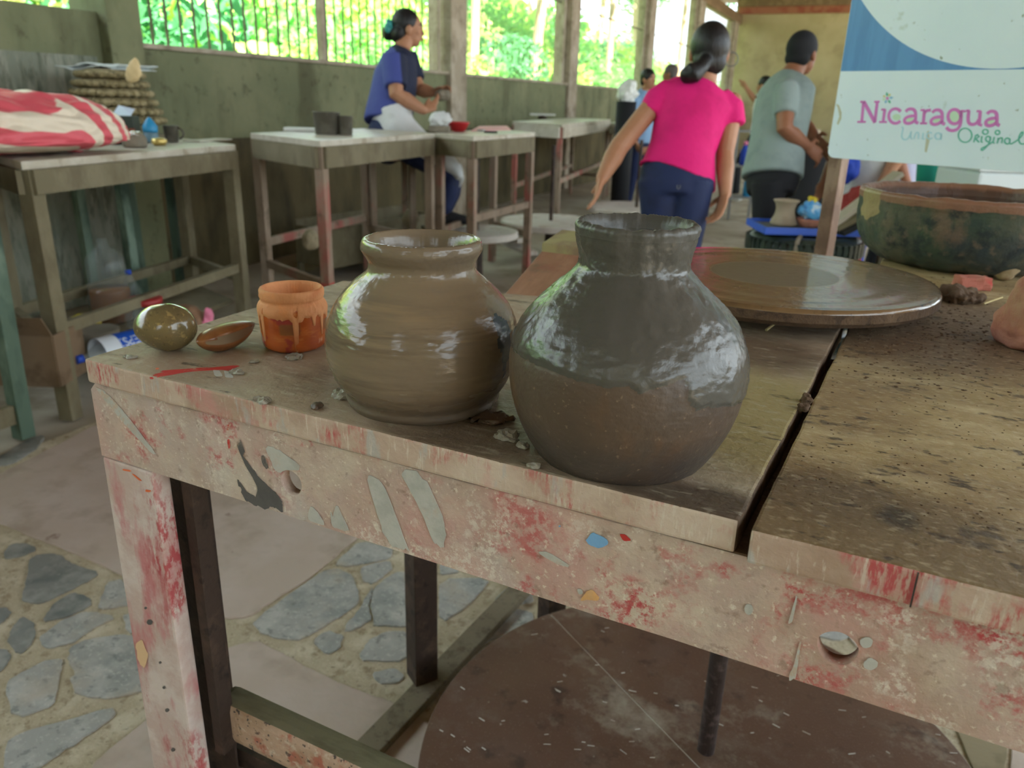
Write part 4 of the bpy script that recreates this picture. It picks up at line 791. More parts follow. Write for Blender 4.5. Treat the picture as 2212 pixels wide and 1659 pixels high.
for k, (dx, dy, L_, m) in enumerate([(-6, -70, .9, m_green_ink), (48, -72, .8, m_yellow_ink), (82, -10, .9, m_blue_ink), (38, 62, .9, m_green_ink), (-28, 66, .8, m_blue_ink), (-58, 20, .7, m_pale_green), (-54, -34, .7, m_yellow_ink)]):
    d = Vector((dx, dy)); d.normalize(); s = Vector((-d.y, d.x)); c = Vector((546, 238)); P = [c+d*18, c+d*48+s*16, c+d*86*L_, c+d*48-s*16]
    b = new(); prism(b, [on_sign(p.x/5.643+1820, p.y/5.643+170, .0001) for p in P], SN*.0004); obj('flower_petal', b, m, sg)
b = new(); prism(b, [on_sign(p[0]/5.643+1820, p[1]/5.643+170, .0001) for p in arc(546, 240, 16, 18, 0, 330, 10)], SN*.0006); obj('flower_center', b, m_pink_ink, sg)
C6 = lambda L: [on_sign(x/2.962+1500, y/2.962, .0001) for x, y in L]
b = new(); prism(b, C6([(905, 665), (925, 672), (942, 720), (940, 760), (920, 800), (912, 790), (928, 745), (918, 690)]), SN*.0003); obj('grime_mark', b, m_grime, sg)
b = new(); prism(b, C6([(1488, 845), (1500, 835), (1504, 900), (1486, 975), (1474, 970)]), SN*.0003); obj('grime_mark', b, m_grime, sg)
b = new(); tpz = bl.z+HT; pp = SP-SN*.03; box(b, (pp.x, pp.y, tpz/2), (.036, .036, tpz), SD, bev=.003); obj('post', b, m_pole, sg)
#@@PART4

# ------------------------------------------------------------------ benches along the left wall
def mir(a, b, t): return a.lerp(b, t)
def worktable(label, px, z, leg_m, top_m, rails, ap=.1, leg=.05, th=.03, tip=None, cat='workbench', group='benches along the wall', zr=(.25,), mA=None, sk=(1, 0)):
    F, R, BR, BL = [onz(x, y, z) for x, y in px]
    if BL.x < -3.98: BL = F.lerp(BL, (F.x+3.98)/(F.x-BL.x))
    if BR.x < -3.98: BR = R.lerp(BR, (R.x+3.98)/(R.x-BR.x))
    BR = BL+(R-F)*sk[0]+(BL-F)*sk[1]
    c = (F+R+BR+BL)/4
    t = thing('workbench', label, cat, (c.x, c.y, 0), group)
    dR, dB = (R-F).normalized(), (BL-F).normalized()
    n = max(2, int((BL-F).length/.2)); 
    for k in range(n):
        a, b2 = k/n+.002, (k+1)/n-.002; q = [mir(F, BL, a), mir(R, BR, a), mir(R, BR, b2), mir(F, BL, b2)]
        bm = new(); prism(bm, [p-Vector((0, 0, th)) for p in q], (0, 0, th), bev=.003); obj('tabletop_plank', bm, top_m, t)
    I = lambda p, d1, d2: p+d1*.035+d2*.035
    cs = [I(F, dR, dB), I(R, -dR, (BR-R).normalized()), I(BR, (R-BR).normalized(), (BL-BR).normalized()), I(BL, -dB, (BR-BL).normalized())]
    for i, p in enumerate(cs):
        bm = new(); box(bm, (p.x, p.y, (z-th)/2), (leg, leg, z-th), dR, bev=.003); obj('leg', bm, leg_m, t)
        if tip and i in tip: bm = new(); box(bm, (p.x, p.y, .16), (leg*1.04, leg*1.04, .32), dR); obj('red_foot', bm, m_redtip, t, label='bright red lower end of the leg')
    for i in range(4):
        a, b2 = cs[i], cs[(i+1) % 4]; o_ = ((a+b2)/2-c); o_.z = 0; o_ = o_.normalized()*(leg/2+.012)
        bm = new(); beam(bm, a+o_*1-Vector((0, 0, th+ap/2)), b2+o_-Vector((0, 0, th+ap/2)), .02, ap); obj('apron', bm, mA or m_bg, t)
    for i, zz in rails:
        a, b2 = cs[i], cs[(i+1) % 4]; bm = new(); beam(bm, Vector((a.x, a.y, zz)), Vector((b2.x, b2.y, zz)), .03, .045); obj('stretcher', bm, leg_m, t)
    return t, cs, dR, dB
def disc_on(t, x, y, z, r, name='flywheel', m=None):
    p = onz(x, y, z); bm = new(); lathe(bm, p, [(r-.01, -.05), (r, -.045), (r, -.006), (r-.008, 0)], 40); obj(name, bm, m or m_disc, t); bm = new(); tube(bm, [p, Vector((p.x, p.y, .9))], .016, 10); obj('shaft', bm, m_steel, t); bm = new(); lathe(bm, (p.x, p.y, 0), [(.05, 0), (.04, z-.05)], 16); obj('bearing', bm, m_steel, t)
t1, c1, d1, e1 = worktable('nearest bench along the wall, carrying the red striped sack', [(45, 349), (509, 312), (404, 297), (-60, 322)], .98, m_bg, m_bgtop, [(0, .36), (2, .3), (3, .3), (1, .3)], ap=.085, leg=.06)
bm = new(); q = [mir(c1[0], c1[3], .2), mir(c1[1], c1[2], .2), c1[2], c1[3]]; prism(bm, [Vector((p.x, p.y, .14)) for p in q], (0, 0, .02)); obj('lower_shelf', bm, m_bg, t1)
t2, c2, d2, e2 = worktable('second bench along the wall, carrying two grey cups', [(690, 304), (940, 288), (760, 267), (540, 287)], 1.02, m_bgleg, m_bgtop, [(1, .35), (2, .42), (3, .3)], tip=(0,), sk=(.94, 0))
t3, c3, d3, e3 = worktable('third bench along the wall, with the red bowl on it', [(1023, 294), (1156, 286), (1085, 270), (939, 287)], 1.02, m_bgleg, m_bgtop, [(0, .52), (2, .4), (1, .3)], sk=(1.12, .35))
t4, c4, d4, e4 = worktable('fourth bench along the wall, behind the red bowl', [(1215, 268), (1319, 258), (1235, 249), (1107, 262)], 1.035, m_bgleg, m_bgtop, [(0, .5), (2, .4), (1, .3)], mA=m_bgtop)
t5, c5, d5, e5 = worktable('far bench half hidden by the swinging arm of the woman in pink', [(1372, 272), (1398, 267), (1375, 256), (1318, 265)], .99, m_bgleg, m_bgtop, [(0, .45), (1, .3), (2, .3)], mA=m_bgtop)
disc_on(t3, 1030, 497, .34, .3); disc_on(t4, 1190, 476, .3, .42); disc_on(t5, 1375, 447, .25, .5)
for x0, y0, x1, y1, z in ((1085, 520, 1150, 548, .12), (1070, 500, 1130, 520, .2)):
    bm = new(); beam(bm, onz(x0, y0, z), onz(x1, y1, z), .1, .03); obj('foot_board', bm, m_disc, t3)
for x0, y0, x1, y1, z in ((1290, 455, 1370, 462, .3), (1255, 480, 1340, 490, .15), (1240, 500, 1320, 512, .1)):
    bm = new(); beam(bm, onz(x0, y0, z), onz(x1, y1, z), .12, .03); obj('foot_board', bm, m_disc, t4)
# long trough standing under the second bench
tr = thing('clay_trough', 'long grey wooden trough standing under the second bench', 'trough', onz(820, 600, 0))
f0, f1 = onz(716, 574, .1), onz(945, 528, .1)
zt_ = .38; dd = (f1-f0).normalized(); pb_ = Vector((-dd.y, dd.x, 0))
bm = new(); beam(bm, f0+Vector((0, 0, .12)), f1+Vector((0, 0, .12)), .022, .28); obj('front_board', bm, m_bg, tr)
bm = new(); beam(bm, f0+pb_*.35+Vector((0, 0, .14)), f1+pb_*.35+Vector((0, 0, .14)), .022, .3); obj('back_board', bm, m_bg, tr)
bm = new(); prism(bm, [f0-Vector((0, 0, .02)), f1-Vector((0, 0, .02)), f1+pb_*.35-Vector((0, 0, .02)), f0+pb_*.35-Vector((0, 0, .02))], (0, 0, .02)); obj('bottom_board', bm, m_bg, tr)
for p in (f0, f1):
    bm = new(); beam(bm, p+pb_*.01+Vector((0, 0, .12)), p+pb_*.34+Vector((0, 0, .12)), .02, .26); obj('end_board', bm, m_bg, tr)
    for k in (.03, .32): bm = new(); box(bm, (p+pb_*k+Vector((0, 0, -.06))), (.04, .04, .085), dd); obj('foot', bm, m_bg, tr)
for i, (x, y, z, r, lb) in enumerate([(672, 515, .44, .05, 'pale crumpled rag hanging at the end of the trough under the second bench'), (886, 472, .4, .055, 'pale crumpled rag heaped in the trough behind the table legs')]):
    p = onz(x, y, z); bm = lump(p, (r, r*.8, r*1.1), r*.55, 9, i*7.7, 4); tag(obj('rag', bm, m_rag, smooth=True, loc=p), lb, 'rag', 'rags under the benches')
# green-legged table at the far left edge
t0 = thing('green_table', 'green painted wooden table cut off by the left edge', 'table', (-2.75, 1.68, 0))
gp = onz(52, 955, 0)+Vector((-.04, .03, 0)); bm = new(); beam(bm, gp, gp+Vector((.0, .02, .94)), .055, .055, up=(0, 1, 0), bev=.003); obj('leg', bm, m_green, t0)
g2 = gp+Vector((-.02, -.62, 0)); bm = new(); box(bm, g2+Vector((0, 0, .47)), (.055, .055, .94)); obj('leg', bm, m_green, t0)
for q in (gp, g2): bm = new(); box(bm, q+Vector((-.55, .0, .47)), (.055, .055, .94)); obj('leg', bm, m_green, t0)
bm = new(); box(bm, gp+Vector((-.3, -.3, .95)), (.68, .72, .03)); obj('tabletop', bm, m_bgtop, t0)
bm = new(); box(bm, gp+Vector((-.0, -.31, .87)), (.03, .6, .1)); obj('apron', bm, m_bg, t0)
bm = new(); beam(bm, gp+Vector((0, 0, .1)), g2+Vector((0, 0, .1)), .03, .07); obj('stretcher', bm, m_bg, t0)

# ------------------------------------------------------------------ things on and under the first bench
def lth(name, c, prof, m, label=None, cat=None, parent=None, seg=40, smooth=True, group=None, axis=ZUP, cap=True):
    bm = new(); lathe(bm, c, prof, seg, axis=axis, cap=cap); o = obj(name, bm, m, parent, smooth=smooth, loc=c)
    if smooth and not parent: pass
    return tag(o, label, cat, group) if label else o
# striped sack: a full soft sack lying on its side with a bunched mouth
sz = .985; sc = onz(70, 330, sz); s1 = onz(248, 322, sz); sd_ = (s1-sc); sd_.z = 0; sd_.normalize(); sy = ZUP.cross(sd_)
sk = thing('striped_sack', 'full red and white striped sack lying on the nearest wall bench', 'sack', sc)
bm = new(); ball(bm, (0, 0, 0), 1, sub=6); st_ = []
for v in bm.verts:
    q = v.co.copy(); ex_ = abs(q.x); bulge = (1-ex_**3.2); q.x = math.copysign(abs(q.x)**.78, q.x); x = q.x*.46; y = q.y*.25*(1-.15*max(0, q.x)); z = (q.z*.162 if q.z > 0 else q.z*.05)*(1-.1*max(0, q.x-.3))
    fold = .016*abs(noise.noise(Vector((q.x*2.6+q.z*2, q.y*3.4, q.z*3))))*2+.012*noise.noise(Vector((q.x*6, q.y*6+q.x*5, q.z*7)))
    v.co = sc+sd_*(x-.06+.02*q.z)+sy*y+Vector((0, 0, .05+z))+(sd_*q.x+sy*q.y+ZUP*q.z)*(fold*(1 if q.z > -.2 else .2))
mz = min(v.co.z for v in bm.verts)
for v in bm.verts: v.co.z += sz-mz+.0005
o = obj('sack_body', bm, m_sack, sk, smooth=True)
for v in o.data.vertices:
    q = v.co; u, w, z = q.dot(sd_), q.dot(sy), q.z; k_ = ss(-.02, .2, u+.25*z); s = (1-k_)*(z*1.05+.1*u-w*.25)+k_*(u*.95+.3*z+.04)+.012*nz(u*6, z*6, w*6); st_.append(.5+.9*math.sin(s*2*math.pi/.105+.9))
attr(o.data, 'stripe', st_)
for i, (x, y, r) in enumerate(((190, 300, .055), (160, 306, .045), (225, 290, .05))):
    p = onz(x, 324, sz)+Vector((0, 0, .05+.02*(i == 2))); p = at(x, y, (p-EYE).dot(FW)-.02); bm = lump(p, (r, r*.8, r*.62), r*.5, 14, i*4, 4); o = obj('sack_fold', bm, m_sack, sk, smooth=True); attr(o.data, 'stripe', [.5+.9*math.sin((v.co.z+v.co.x*.5)*2*math.pi/.07+i*1.7) for v in o.data.vertices])
# wicker basket with papers and a scoop, standing on a crate against the wall
bp = at(243, 205, 4.25)
bk = thing('wicker_basket', 'tall scalloped wicker basket tapering upwards behind the striped sack', 'basket', (bp.x, bp.y, bp.z-.2))
for k in range(6):
    r = .235-.017*k; n = 28; zc = bp.z-.125+.046*k; bm = new()
    for j in range(n):
        a = 2*math.pi*j/n+k*.12; ball(bm, (bp.x+r*math.cos(a), bp.y+r*math.sin(a), zc-.004), (.03, .03, .02), sub=2)
    lathe(bm, (bp.x, bp.y, zc), [(r-.04, -.024), (r-.01, -.02), (r, .006), (r-.01, .016), (r-.04, .024)], 32); obj('woven_row', bm, m_wicker, bk, smooth=True, kind='stuff')
bm = new(); lathe(bm, (bp.x, bp.y, bp.z-.2), [(.19, 0), (.215, .055)], 32); obj('basket_foot', bm, m_wicker, bk)
zt2 = bp.z-.125+.23+.026
sd0 = thing('basket_stand', 'dark green stand behind the nearest wall bench, under the wicker basket', 'stand', (bp.x, bp.y, 0)); zs_ = bp.z-.2005
bm = new(); box(bm, (bp.x, bp.y, zs_-.015), (.40, .40, .03)); obj('top_board', bm, m_bg, sd0)
for i in (-1, 1):
    for j in (-1, 1): bm = new(); box(bm, (bp.x+i*.17, bp.y+j*.17, (zs_-.03)/2), (.05, .05, zs_-.03)); obj('leg', bm, m_green, sd0)
bm = new()
for k in range(2):
    g = bmesh.ops.create_grid(bm, x_segments=12, y_segments=8, size=.5)
    for v in g['verts']: q = v.co.copy(); v.co = Vector((bp.x, bp.y, zt2+.004+.012*k))+(RT*(q.x*.33+.012*k-.01)+TY*(q.y*.24))+Vector((0, 0, .009*math.sin(q.x*9+k*2)+.008*nz(q.x*6, q.y*6)))
g = bmesh.ops.solidify(bm, geom=bm.faces[:], thickness=.003); tag(obj('paper_sheets', bm, m_paper, smooth=True, loc=(bp.x, bp.y, zt2)), 'pale curled paper sheets lying on top of the wicker basket', 'paper')
p = at(289, 152, 4.0); bm = new(); ball(bm, (0, 0, 0), 1, sub=4)
for v in bm.verts: q = v.co.copy(); w = (1-.45*q.z); v.co = p+RT*(q.x*.034*w)+TY*(q.y*.022)+ZUP*(q.z*.06)+RT*(.014*q.z)
rough(bm, .004, 30, 2); tag(obj('wooden_scoop', bm, m_shell, smooth=True, loc=p), 'cream coloured scoop leaning at the top of the wicker basket', 'scoop')
# small things right of the sack
def on1(x, y): return onz(x, y, .981)
p = on1(268, 305); tb = thing('dark_box', 'dark tin box with a pale sloping lid behind the sack', 'box', p)
X1 = RT.copy(); X1.z = 0; X1.normalize(); Y1 = ZUP.cross(X1)
q = p+Y1*.05; bm = new(); box(bm, q+Vector((0, 0, .06)), (.105, .08, .12), X1, bev=.004); obj('body', bm, m_tin, tb)
bm = new(); prism(bm, [q-X1*.05-Y1*.04+Vector((0, 0, .121)), q+X1*.045-Y1*.04+Vector((0, 0, .121)), q+X1*.035+Y1*.03+Vector((0, 0, .148)), q-X1*.045+Y1*.03+Vector((0, 0, .165))], Y1*.008+Vector((0, 0, .004))); obj('lid', bm, m_lilacpl, tb)
bm = new(); box(bm, q+X1*.03-Y1*.042+Vector((0, 0, .05)), (.055, .004, .024), X1); obj('label_strip', bm, m_tinred, tb)
p = on1(252, 312); lth('green_bottle', p, [(.028, 0), (.03, .01), (.03, .05), (.02, .06), (.013, .07), (.013, .082)], m_bottle_d, 'small dark green bottle squeezed against the sack', 'bottle')
p = on1(292, 318); fb = thing('foil_pot', 'grey clay pot with crumpled foil on top, beside the sack', 'pot', p)
lth('pot_wall', p, [(.045, 0), (.052, .01), (.053, .035), (.045, .052), (.042, .054)], m_pot, parent=fb); bm = lump(p+Vector((0, 0, .056)), (.036, .034, .012), .008, 60, 4, 4); obj('foil', bm, m_foil, fb)
p = on1(328, 308); bb = thing('blue_bottle', 'blue plastic squeeze bottle with pointed cap between pot and mug', 'bottle', p)
lth('bottle_body', p, [(.032, 0), (.036, .006), (.034, .045), (.03, .05)], m_blued, parent=bb); lth('pointed_cap', p, [(.0335, .05), (.035, .058), (.034, .078), (.022, .098), (.008, .116), (.001, .12)], m_bluepl, parent=bb)
p = on1(372, 307); mg = thing('dark_mug', 'dark metal mug with a handle on the nearest wall bench', 'mug', p)
lth('mug_wall', p, [(.028, 0), (.031, .004), (.037, .078), (.0385, .08), (.035, .079), (.03, .01), (.001, .008)], m_potd, parent=mg, cap=False)
bm = new(); tube(bm, [p+X1*(.035+.026*math.sin(a))+Vector((0, 0, .043+.026*math.cos(a))) for a in np.arange(0, 3.2, .3)], .005, 8); obj('handle', bm, m_potd, mg, smooth=True)
p = on1(345, 314); lth('metal_dish', p, [(.025, 0), (.034, .012), (.036, .022), (.03, .03), (.012, .033)], m_gold, 'small shiny yellow metal dish in front of the blue bottle', 'dish')
p = on1(450, 304); bm = new(); box(bm, p+Vector((0, 0, .004)), (.3, .1, .006), d1); tag(obj('thin_board', bm, m_bgtop, loc=p), 'thin pale board at the right end of the nearest wall bench', 'board')
# bottles and rubbish on the low shelf of the first bench
SZ = .1605
def on_s(x, y): return onz(x, y, SZ)
def at_s(x, y, dep): p = at(x, y, dep); return Vector((p.x, p.y, SZ))
p = at_s(232, 600, 3.75); jg = thing('clear_jug', 'clear plastic jug of brown liquid standing under the first bench', 'jug', p)
lth('jug_wall', p, [(.085, .0), (.095, .01), (.096, .16), (.085, .2), (.09, .22), (.088, .3), (.05, .35), (.024, .37), (.024, .4)], m_clearpl, parent=jg); lth('liquid', p, [(.082, .004), (.09, .012), (.091, .15), (.086, .165)], m_cola, parent=jg)
p = at_s(277, 590, 3.85); bt = thing('small_bottle', 'small empty bottle with a blue cap behind the red lidded jar', 'bottle', p); lth('bottle_body', p, [(.04, 0), (.043, .01), (.043, .13), (.03, .17), (.013, .2), (.013, .21)], m_clearpl, parent=bt); lth('cap', p, [(.015, .21), (.015, .23)], m_bluecap, parent=bt)
p = at_s(312, 640, 3.45); rj = thing('lidded_jar', 'round clear jar with a red lid under the first bench', 'jar', p)
lth('jar_wall', p, [(.07, 0), (.085, .01), (.095, .08), (.09, .13), (.07, .165), (.065, .175)], m_clearpl, parent=rj); lth('lid', p, [(.07, .176), (.072, .18), (.072, .2), (.066, .203)], m_redcap, parent=rj); lth('contents', p, [(.065, .004), (.08, .012), (.088, .07), (.084, .09)], m_pot, parent=rj)
# soda bottle lying across, its label upside down
ca, cb_ = at(160, 716, 3.02), at(352, 672, 3.35); ca.z = cb_.z = SZ+.066; ax_ = (cb_-ca).normalized(); LB_ = (cb_-ca).length
sb = thing('soda_bottle', 'big clear soda bottle with blue label lying under the first bench', 'bottle', (ca.x, ca.y, SZ))
lth('bottle_body', ca, [(.002, .0), (.014, 0), (.014, .03), (.02, .045), (.05, .1), (.061, .14), (.062, LB_-.02), (.05, LB_), (.02, LB_-.012)], m_clearpl, parent=sb, axis=ax_); lth('cap', ca, [(.0165, -.012), (.0165, .016)], m_bluecap, parent=sb, axis=ax_)
l0, l1 = LB_*.40, LB_*.80
lth('label', ca, [(.0628, LB_*.38), (.0634, LB_*.38), (.0634, LB_*.66), (.0628, LB_*.66)], m_label, parent=sb, axis=ax_, cap=False, smooth=False); lth('label_end', ca, [(.0628, LB_*.2), (.0634, LB_*.2), (.0634, LB_*.38), (.0628, LB_*.38)], m_labelw, parent=sb, axis=ax_, cap=False, smooth=False)
cu_ = bpy.data.curves.new('t', 'FONT'); cu_.body = 'PEPSI'; cu_.size = .05; cu_.extrude = .001; cu_.align_x = 'CENTER'; cu_.align_y = 'CENTER'; to = bpy.data.objects.new('t', cu_); COL.objects.link(to)
tm = bpy.data.meshes.new_from_object(to.evaluated_get(bpy.context.evaluated_depsgraph_get())); bpy.data.objects.remove(to)
ws = max(v.co.x for v in tm.vertices)-min(v.co.x for v in tm.vertices); k_ = LB_*.26/ws
tv = (EYE-ca); tv = (tv-ax_*tv.dot(ax_)).normalized(); hv = ax_.cross(tv)
if hv.z < 0: hv = -hv
for v in tm.vertices:
    x, y, z = v.co.x*k_, v.co.y*k_*1.1, v.co.z; a = -y/.0634+.35                                # wrapped round the bottle, turned half a turn
    v.co = ca+ax_*(LB_*.52-x)+(tv*math.cos(a)+hv*math.sin(a))*(.0636+z)
obj('label_text', tm, m_labelw, sb, label='white word on the label, upside down')
p = at_s(400, 655, 3.55); bm = lump(p+Vector((0, 0, .07)), (.085, .08, .072), .02, 10, 5, 4); bg = thing('tied_bag', 'tan bag with a pink edge under the first bench', 'bag', p)
obj('bag_body', bm, m_bag, bg, smooth=True); bm = lump(p+X1*.09+Vector((0, 0, .07)), (.02, .03, .075), .018, 20, 2, 4); obj('pink_edge', bm, m_pinkbag, bg, smooth=True)
p = at_s(200, 660, 3.3); lth('clay_bowl', p, [(.05, 0), (.06, .008), (.085, .075), (.09, .1), (.084, .1), (.076, .075), (.04, .02), (.001, .018)], m_pot, 'grey clay bowl half hidden behind the lying soda bottle', 'bowl', cap=False)
p = at_s(175, 618, 3.45); bm = lump(p+Vector((0, 0, .1)), (.06, .03, .02), .01, 20, 3, 3); 
for v in bm.verts: v.co.z = max(v.co.z, SZ+.0)
p0_ = at_s(178, 640, 3.5); bm.free(); bm = new(); box(bm, p0_+Vector((0, 0, .05)), (.1, .07, .1), X1, bev=.004); tag(obj('yellow_box', bm, m_yel, loc=p0_), 'yellow plastic container between the table leg and the jug', 'container')
p = at_s(60, 660, 2.95); cbx = thing('cardboard_box', 'open old cardboard box at the left end of the low shelf', 'box', p)
q = p+Vector((0, 0, .0))
for s, (dx, dy) in (((.26, .008), (0, -.1)), ((.26, .008), (0, .1)), ((.008, .2), (-.13, 0)), ((.008, .2), (.13, 0))): bm = new(); box(bm, q+X1*dx+Y1*dy+Vector((0, 0, .1)), (s[0], s[1], .2), X1); obj('side', bm, m_card, cbx)
bm = new(); box(bm, q+Vector((0, 0, .004)), (.26, .2, .006), X1); obj('bottom', bm, m_card, cbx)
bm = new(); prism(bm, [q-X1*.13-Y1*.1+Vector((0, 0, .2)), q+X1*.13-Y1*.1+Vector((0, 0, .2)), q+X1*.13-Y1*.15+Vector((0, 0, .28)), q-X1*.13-Y1*.15+Vector((0, 0, .28))], Y1*.006); obj('flap', bm, m_card, cbx)

# ------------------------------------------------------------------ things on the other benches
def on_(z): return lambda x, y: onz(x, y, z)
o2, o3, o4 = on_(1.021), on_(1.021), on_(1.036)
def cup(p, r, h, lb):
    return lth('cup', p, [(r*.86, 0), (r*.9, .004), (r*1.0, h-.008), (r*1.05, h-.004), (r*1.05, h), (r*.97, h), (r*.82, .012), (.001, .01)], m_potd, lb, 'cup', group='grey cups on the second bench', cap=False)
p = o2(707, 290); cup(p, 28/1690*(p-EYE).dot(FW), .118, 'larger grey metal cup with a pale rim on the second bench')
p = o2(746, 291); cup(p, 17/1690*(p-EYE).dot(FW), .1, 'smaller dark cup right behind the larger grey cup')
p = o2(652, 284); bm = new(); box(bm, p+Vector((0, 0, .012)), (.19, .1, .02), X1, bev=.003); tag(obj('white_slab', bm, m_whitepl, loc=p), 'thin white slab left of the grey cups', 'slab')
p = o3(990, 284); lth('red_bowl', p, [(.035, 0), (.045, .004), (.072, .05), (.078, .062), (.073, .062), (.06, .03), (.03, .012), (.001, .01)], m_redbowl, 'small red plastic bowl on the third bench', 'bowl', cap=False)
p = o3(930, 286)+Vector((.0, .12, 0)); wt_ = thing('clay_block', 'block of clay under a crumpled white cloth, in front of the seated woman', 'clay block', p)
bm = new(); box(bm, p+Vector((0, 0, .02)), (.13, .13, .04), X1, bev=.006); obj('clay', bm, m_pot, wt_)
bm = lump(p+Vector((0, 0, .07)), (.075, .07, .05), .03, 16, 6, 4)
for v in bm.verts: v.co.z = max(v.co.z, 1.06)
obj('cloth_cover', bm, m_white, wt_, smooth=True)
p = o3(1060, 287); bm = new(); box(bm, p+Vector((0, 0, .006)), (.09, .03, .012), X1, bev=.004); tag(obj('dark_tool', bm, m_black, loc=p), 'dark flat tool near the front edge of the third bench', 'tool')
p = o3(1040, 284); bm = lump(p+Vector((0, 0, .008)), (.03, .02, .008), .006, 40, 3, 3); tag(obj('small_rag', bm, m_white, smooth=True, loc=p), 'small white scrap right of the red bowl', 'rag')
F4 = o4(1045, 274); q = [onz(1018, 284, 1.0205), onz(1104, 281, 1.0205), onz(1095, 273, 1.0205), onz(1035, 274, 1.0205)]
bm = new(); prism(bm, q, (0, 0, .006)); tag(obj('pink_sheet', bm, m_pinkcloth, loc=q[0]), 'pale pink sheet spread behind the red bowl', 'sheet')
p = o4(1172, 257); bm = new(); box(bm, p+Vector((0, 0, .05)), (.3, .14, .022), X1, bev=.003); wb = thing('banding_board', 'white board raised on a small turntable on the fourth bench', 'board', p); obj('board', bm, m_whitepl, wb)
lth('stand', p, [(.06, 0), (.05, .03), (.02, .035), (.02, .039)], m_steel, parent=wb)
#@@PART5

# ------------------------------------------------------------------ people
FH = FW.copy(); FH.z = 0; FH.normalize(); RH = Vector((FH.y, -FH.x, 0))
def head(bm, c, f, s=1.0, tilt=0):
    r = f.cross(ZUP).normalized(); u = (ZUP+f*tilt).normalized()
    ball(bm, c+u*.018*s-f*.008*s, (.072*s, .092*s, .092*s), X=r, Z=u, sub=3)
    ball(bm, c+f*.026*s-u*.045*s, (.056*s, .062*s, .066*s), X=r, Z=u, sub=3); ball(bm, c+f*.062*s-u*.088*s, (.024*s, .02*s, .018*s), X=r, Z=u, sub=2)
    tube(bm, [c+f*.078*s+u*.012*s, c+f*.092*s-u*.012*s, c+f*.102*s-u*.028*s, c+f*.086*s-u*.036*s], [.009*s, .010*s, .013*s, .011*s], 8)
    tube(bm, [c+f*.086*s-u*.060*s-r*.02*s, c+f*.094*s-u*.058*s, c+f*.086*s-u*.060*s+r*.02*s], .008*s, 8)
    for k in (-1, 1): ball(bm, c+r*(k*.074*s)-f*.008*s-u*.012*s, (.012*s, .02*s, .032*s), X=r, Z=u, sub=2); ball(bm, c+f*.06*s+r*(k*.038*s)-u*.026*s-f*.006*s, (.018*s, .018*s, .018*s), sub=2)
def face_parts(par, c, f, s=1.0):
    r = f.cross(ZUP).normalized()
    for k in (-1, 1):
        bm = new(); ball(bm, c+f*.0645*s+r*(k*.029*s)+ZUP*.004*s, (.011*s, .009*s, .006*s), X=r, sub=2); e = obj('eye', bm, m_eye, par, smooth=True)
        bm = new(); ball(bm, c+f*.0718*s+r*(k*.029*s)+ZUP*.004*s, .0042*s, sub=2); obj('iris', bm, m_iris, e, smooth=True)
        bm = new(); tube(bm, [c+f*.080*s+r*(k*.015*s)+ZUP*.022*s, c+f*.080*s+r*(k*.032*s)+ZUP*.027*s, c+f*.066*s+r*(k*.05*s)+ZUP*.022*s], .0035*s, 6); obj('eyebrow', bm, m_hair, par)
    bm = new(); tube(bm, [c+f*.087*s-ZUP*.060*s-r*.02*s, c+f*.0955*s-ZUP*.058*s, c+f*.087*s-ZUP*.060*s+r*.02*s], .005*s, 8); obj('lips', bm, m_lip, par, smooth=True)
def hand(bm, w, d, n, t, s=1.0, curl=.6):
    d, n, t = d.normalized(), n.normalized(), t.normalized()
    tube(bm, [w-d*.02*s, w+d*.025*s, w+d*.06*s, w+d*.088*s], [(.024*s, .018*s), (.034*s, .017*s), (.040*s, .015*s), (.037*s, .012*s)], 12, side=t)
    for i, (L, off) in enumerate(((.068, .029), (.077, .010), (.070, -.010), (.054, -.028))):
        b0 = w+d*(.082*s-.004*abs(i-1.2)*s)+t*off*s; sp_ = t*(.0095*(1.5-i))*s; c1 = curl*.5; q = [b0]
        for k in range(3):
            a = c1*(k+.6); q.append(q[-1]+(d*math.cos(a)+n*math.sin(a))*L*s*(.45, .32, .23)[k]+sp_*.4)
        tube(bm, q, [.0092*s, .0082*s, .0076*s, .0064*s], 8, roundcap=True)
    b0 = w+d*.022*s+t*.026*s; tube(bm, [b0, b0+(d*.5+t*.75+n*.2).normalized()*.034*s, b0+(d*.5+t*.75+n*.2).normalized()*.034*s+(d*.85+t*.3+n*.4).normalized()*.03*s], [.014*s, .0115*s, .009*s], 8, roundcap=True)
def arm(bm, S, E_, W_, r=(.048, .038, .026)):
    tube(bm, [S, S.lerp(E_, .5), E_, E_.lerp(W_, .35), W_], [r[0], r[0]*.95, r[1], r[1]*1.02, r[2]], 12, roundcap=True)
def leg_(bm, Hp, Kn, An, f, r=(.085, .052, .036), foot=True):
    tube(bm, [Hp, Hp.lerp(Kn, .45), Kn, Kn.lerp(An, .35), An], [r[0], r[0]*.85, r[1], r[1]*1.05, r[2]], 14, roundcap=True)
    if foot: tube(bm, [An-f*.05-ZUP*.03, An+f*.04-ZUP*.035, An+f*.13-ZUP*.05, An+f*.18-ZUP*.055], [(.033, .04), (.038, .035), (.042, .022), (.03, .016)], 10, side=f.cross(ZUP), roundcap=True)
def shoe(par, An, f, m):
    bm = new(); tube(bm, [An-f*.06-ZUP*.035, An+f*.03-ZUP*.03, An+f*.13-ZUP*.048, An+f*.19-ZUP*.055], [(.042, .045), (.046, .048), (.048, .032), (.034, .022)], 12, side=f.cross(ZUP), roundcap=True); bm2 = remesh(bm, .008, 4); obj('shoe', bm2, m, par, smooth=True)
def part(name, bm, m, par, vox=.009, sm=4): return obj(name, remesh(bm, vox, sm), m, par, smooth=True)
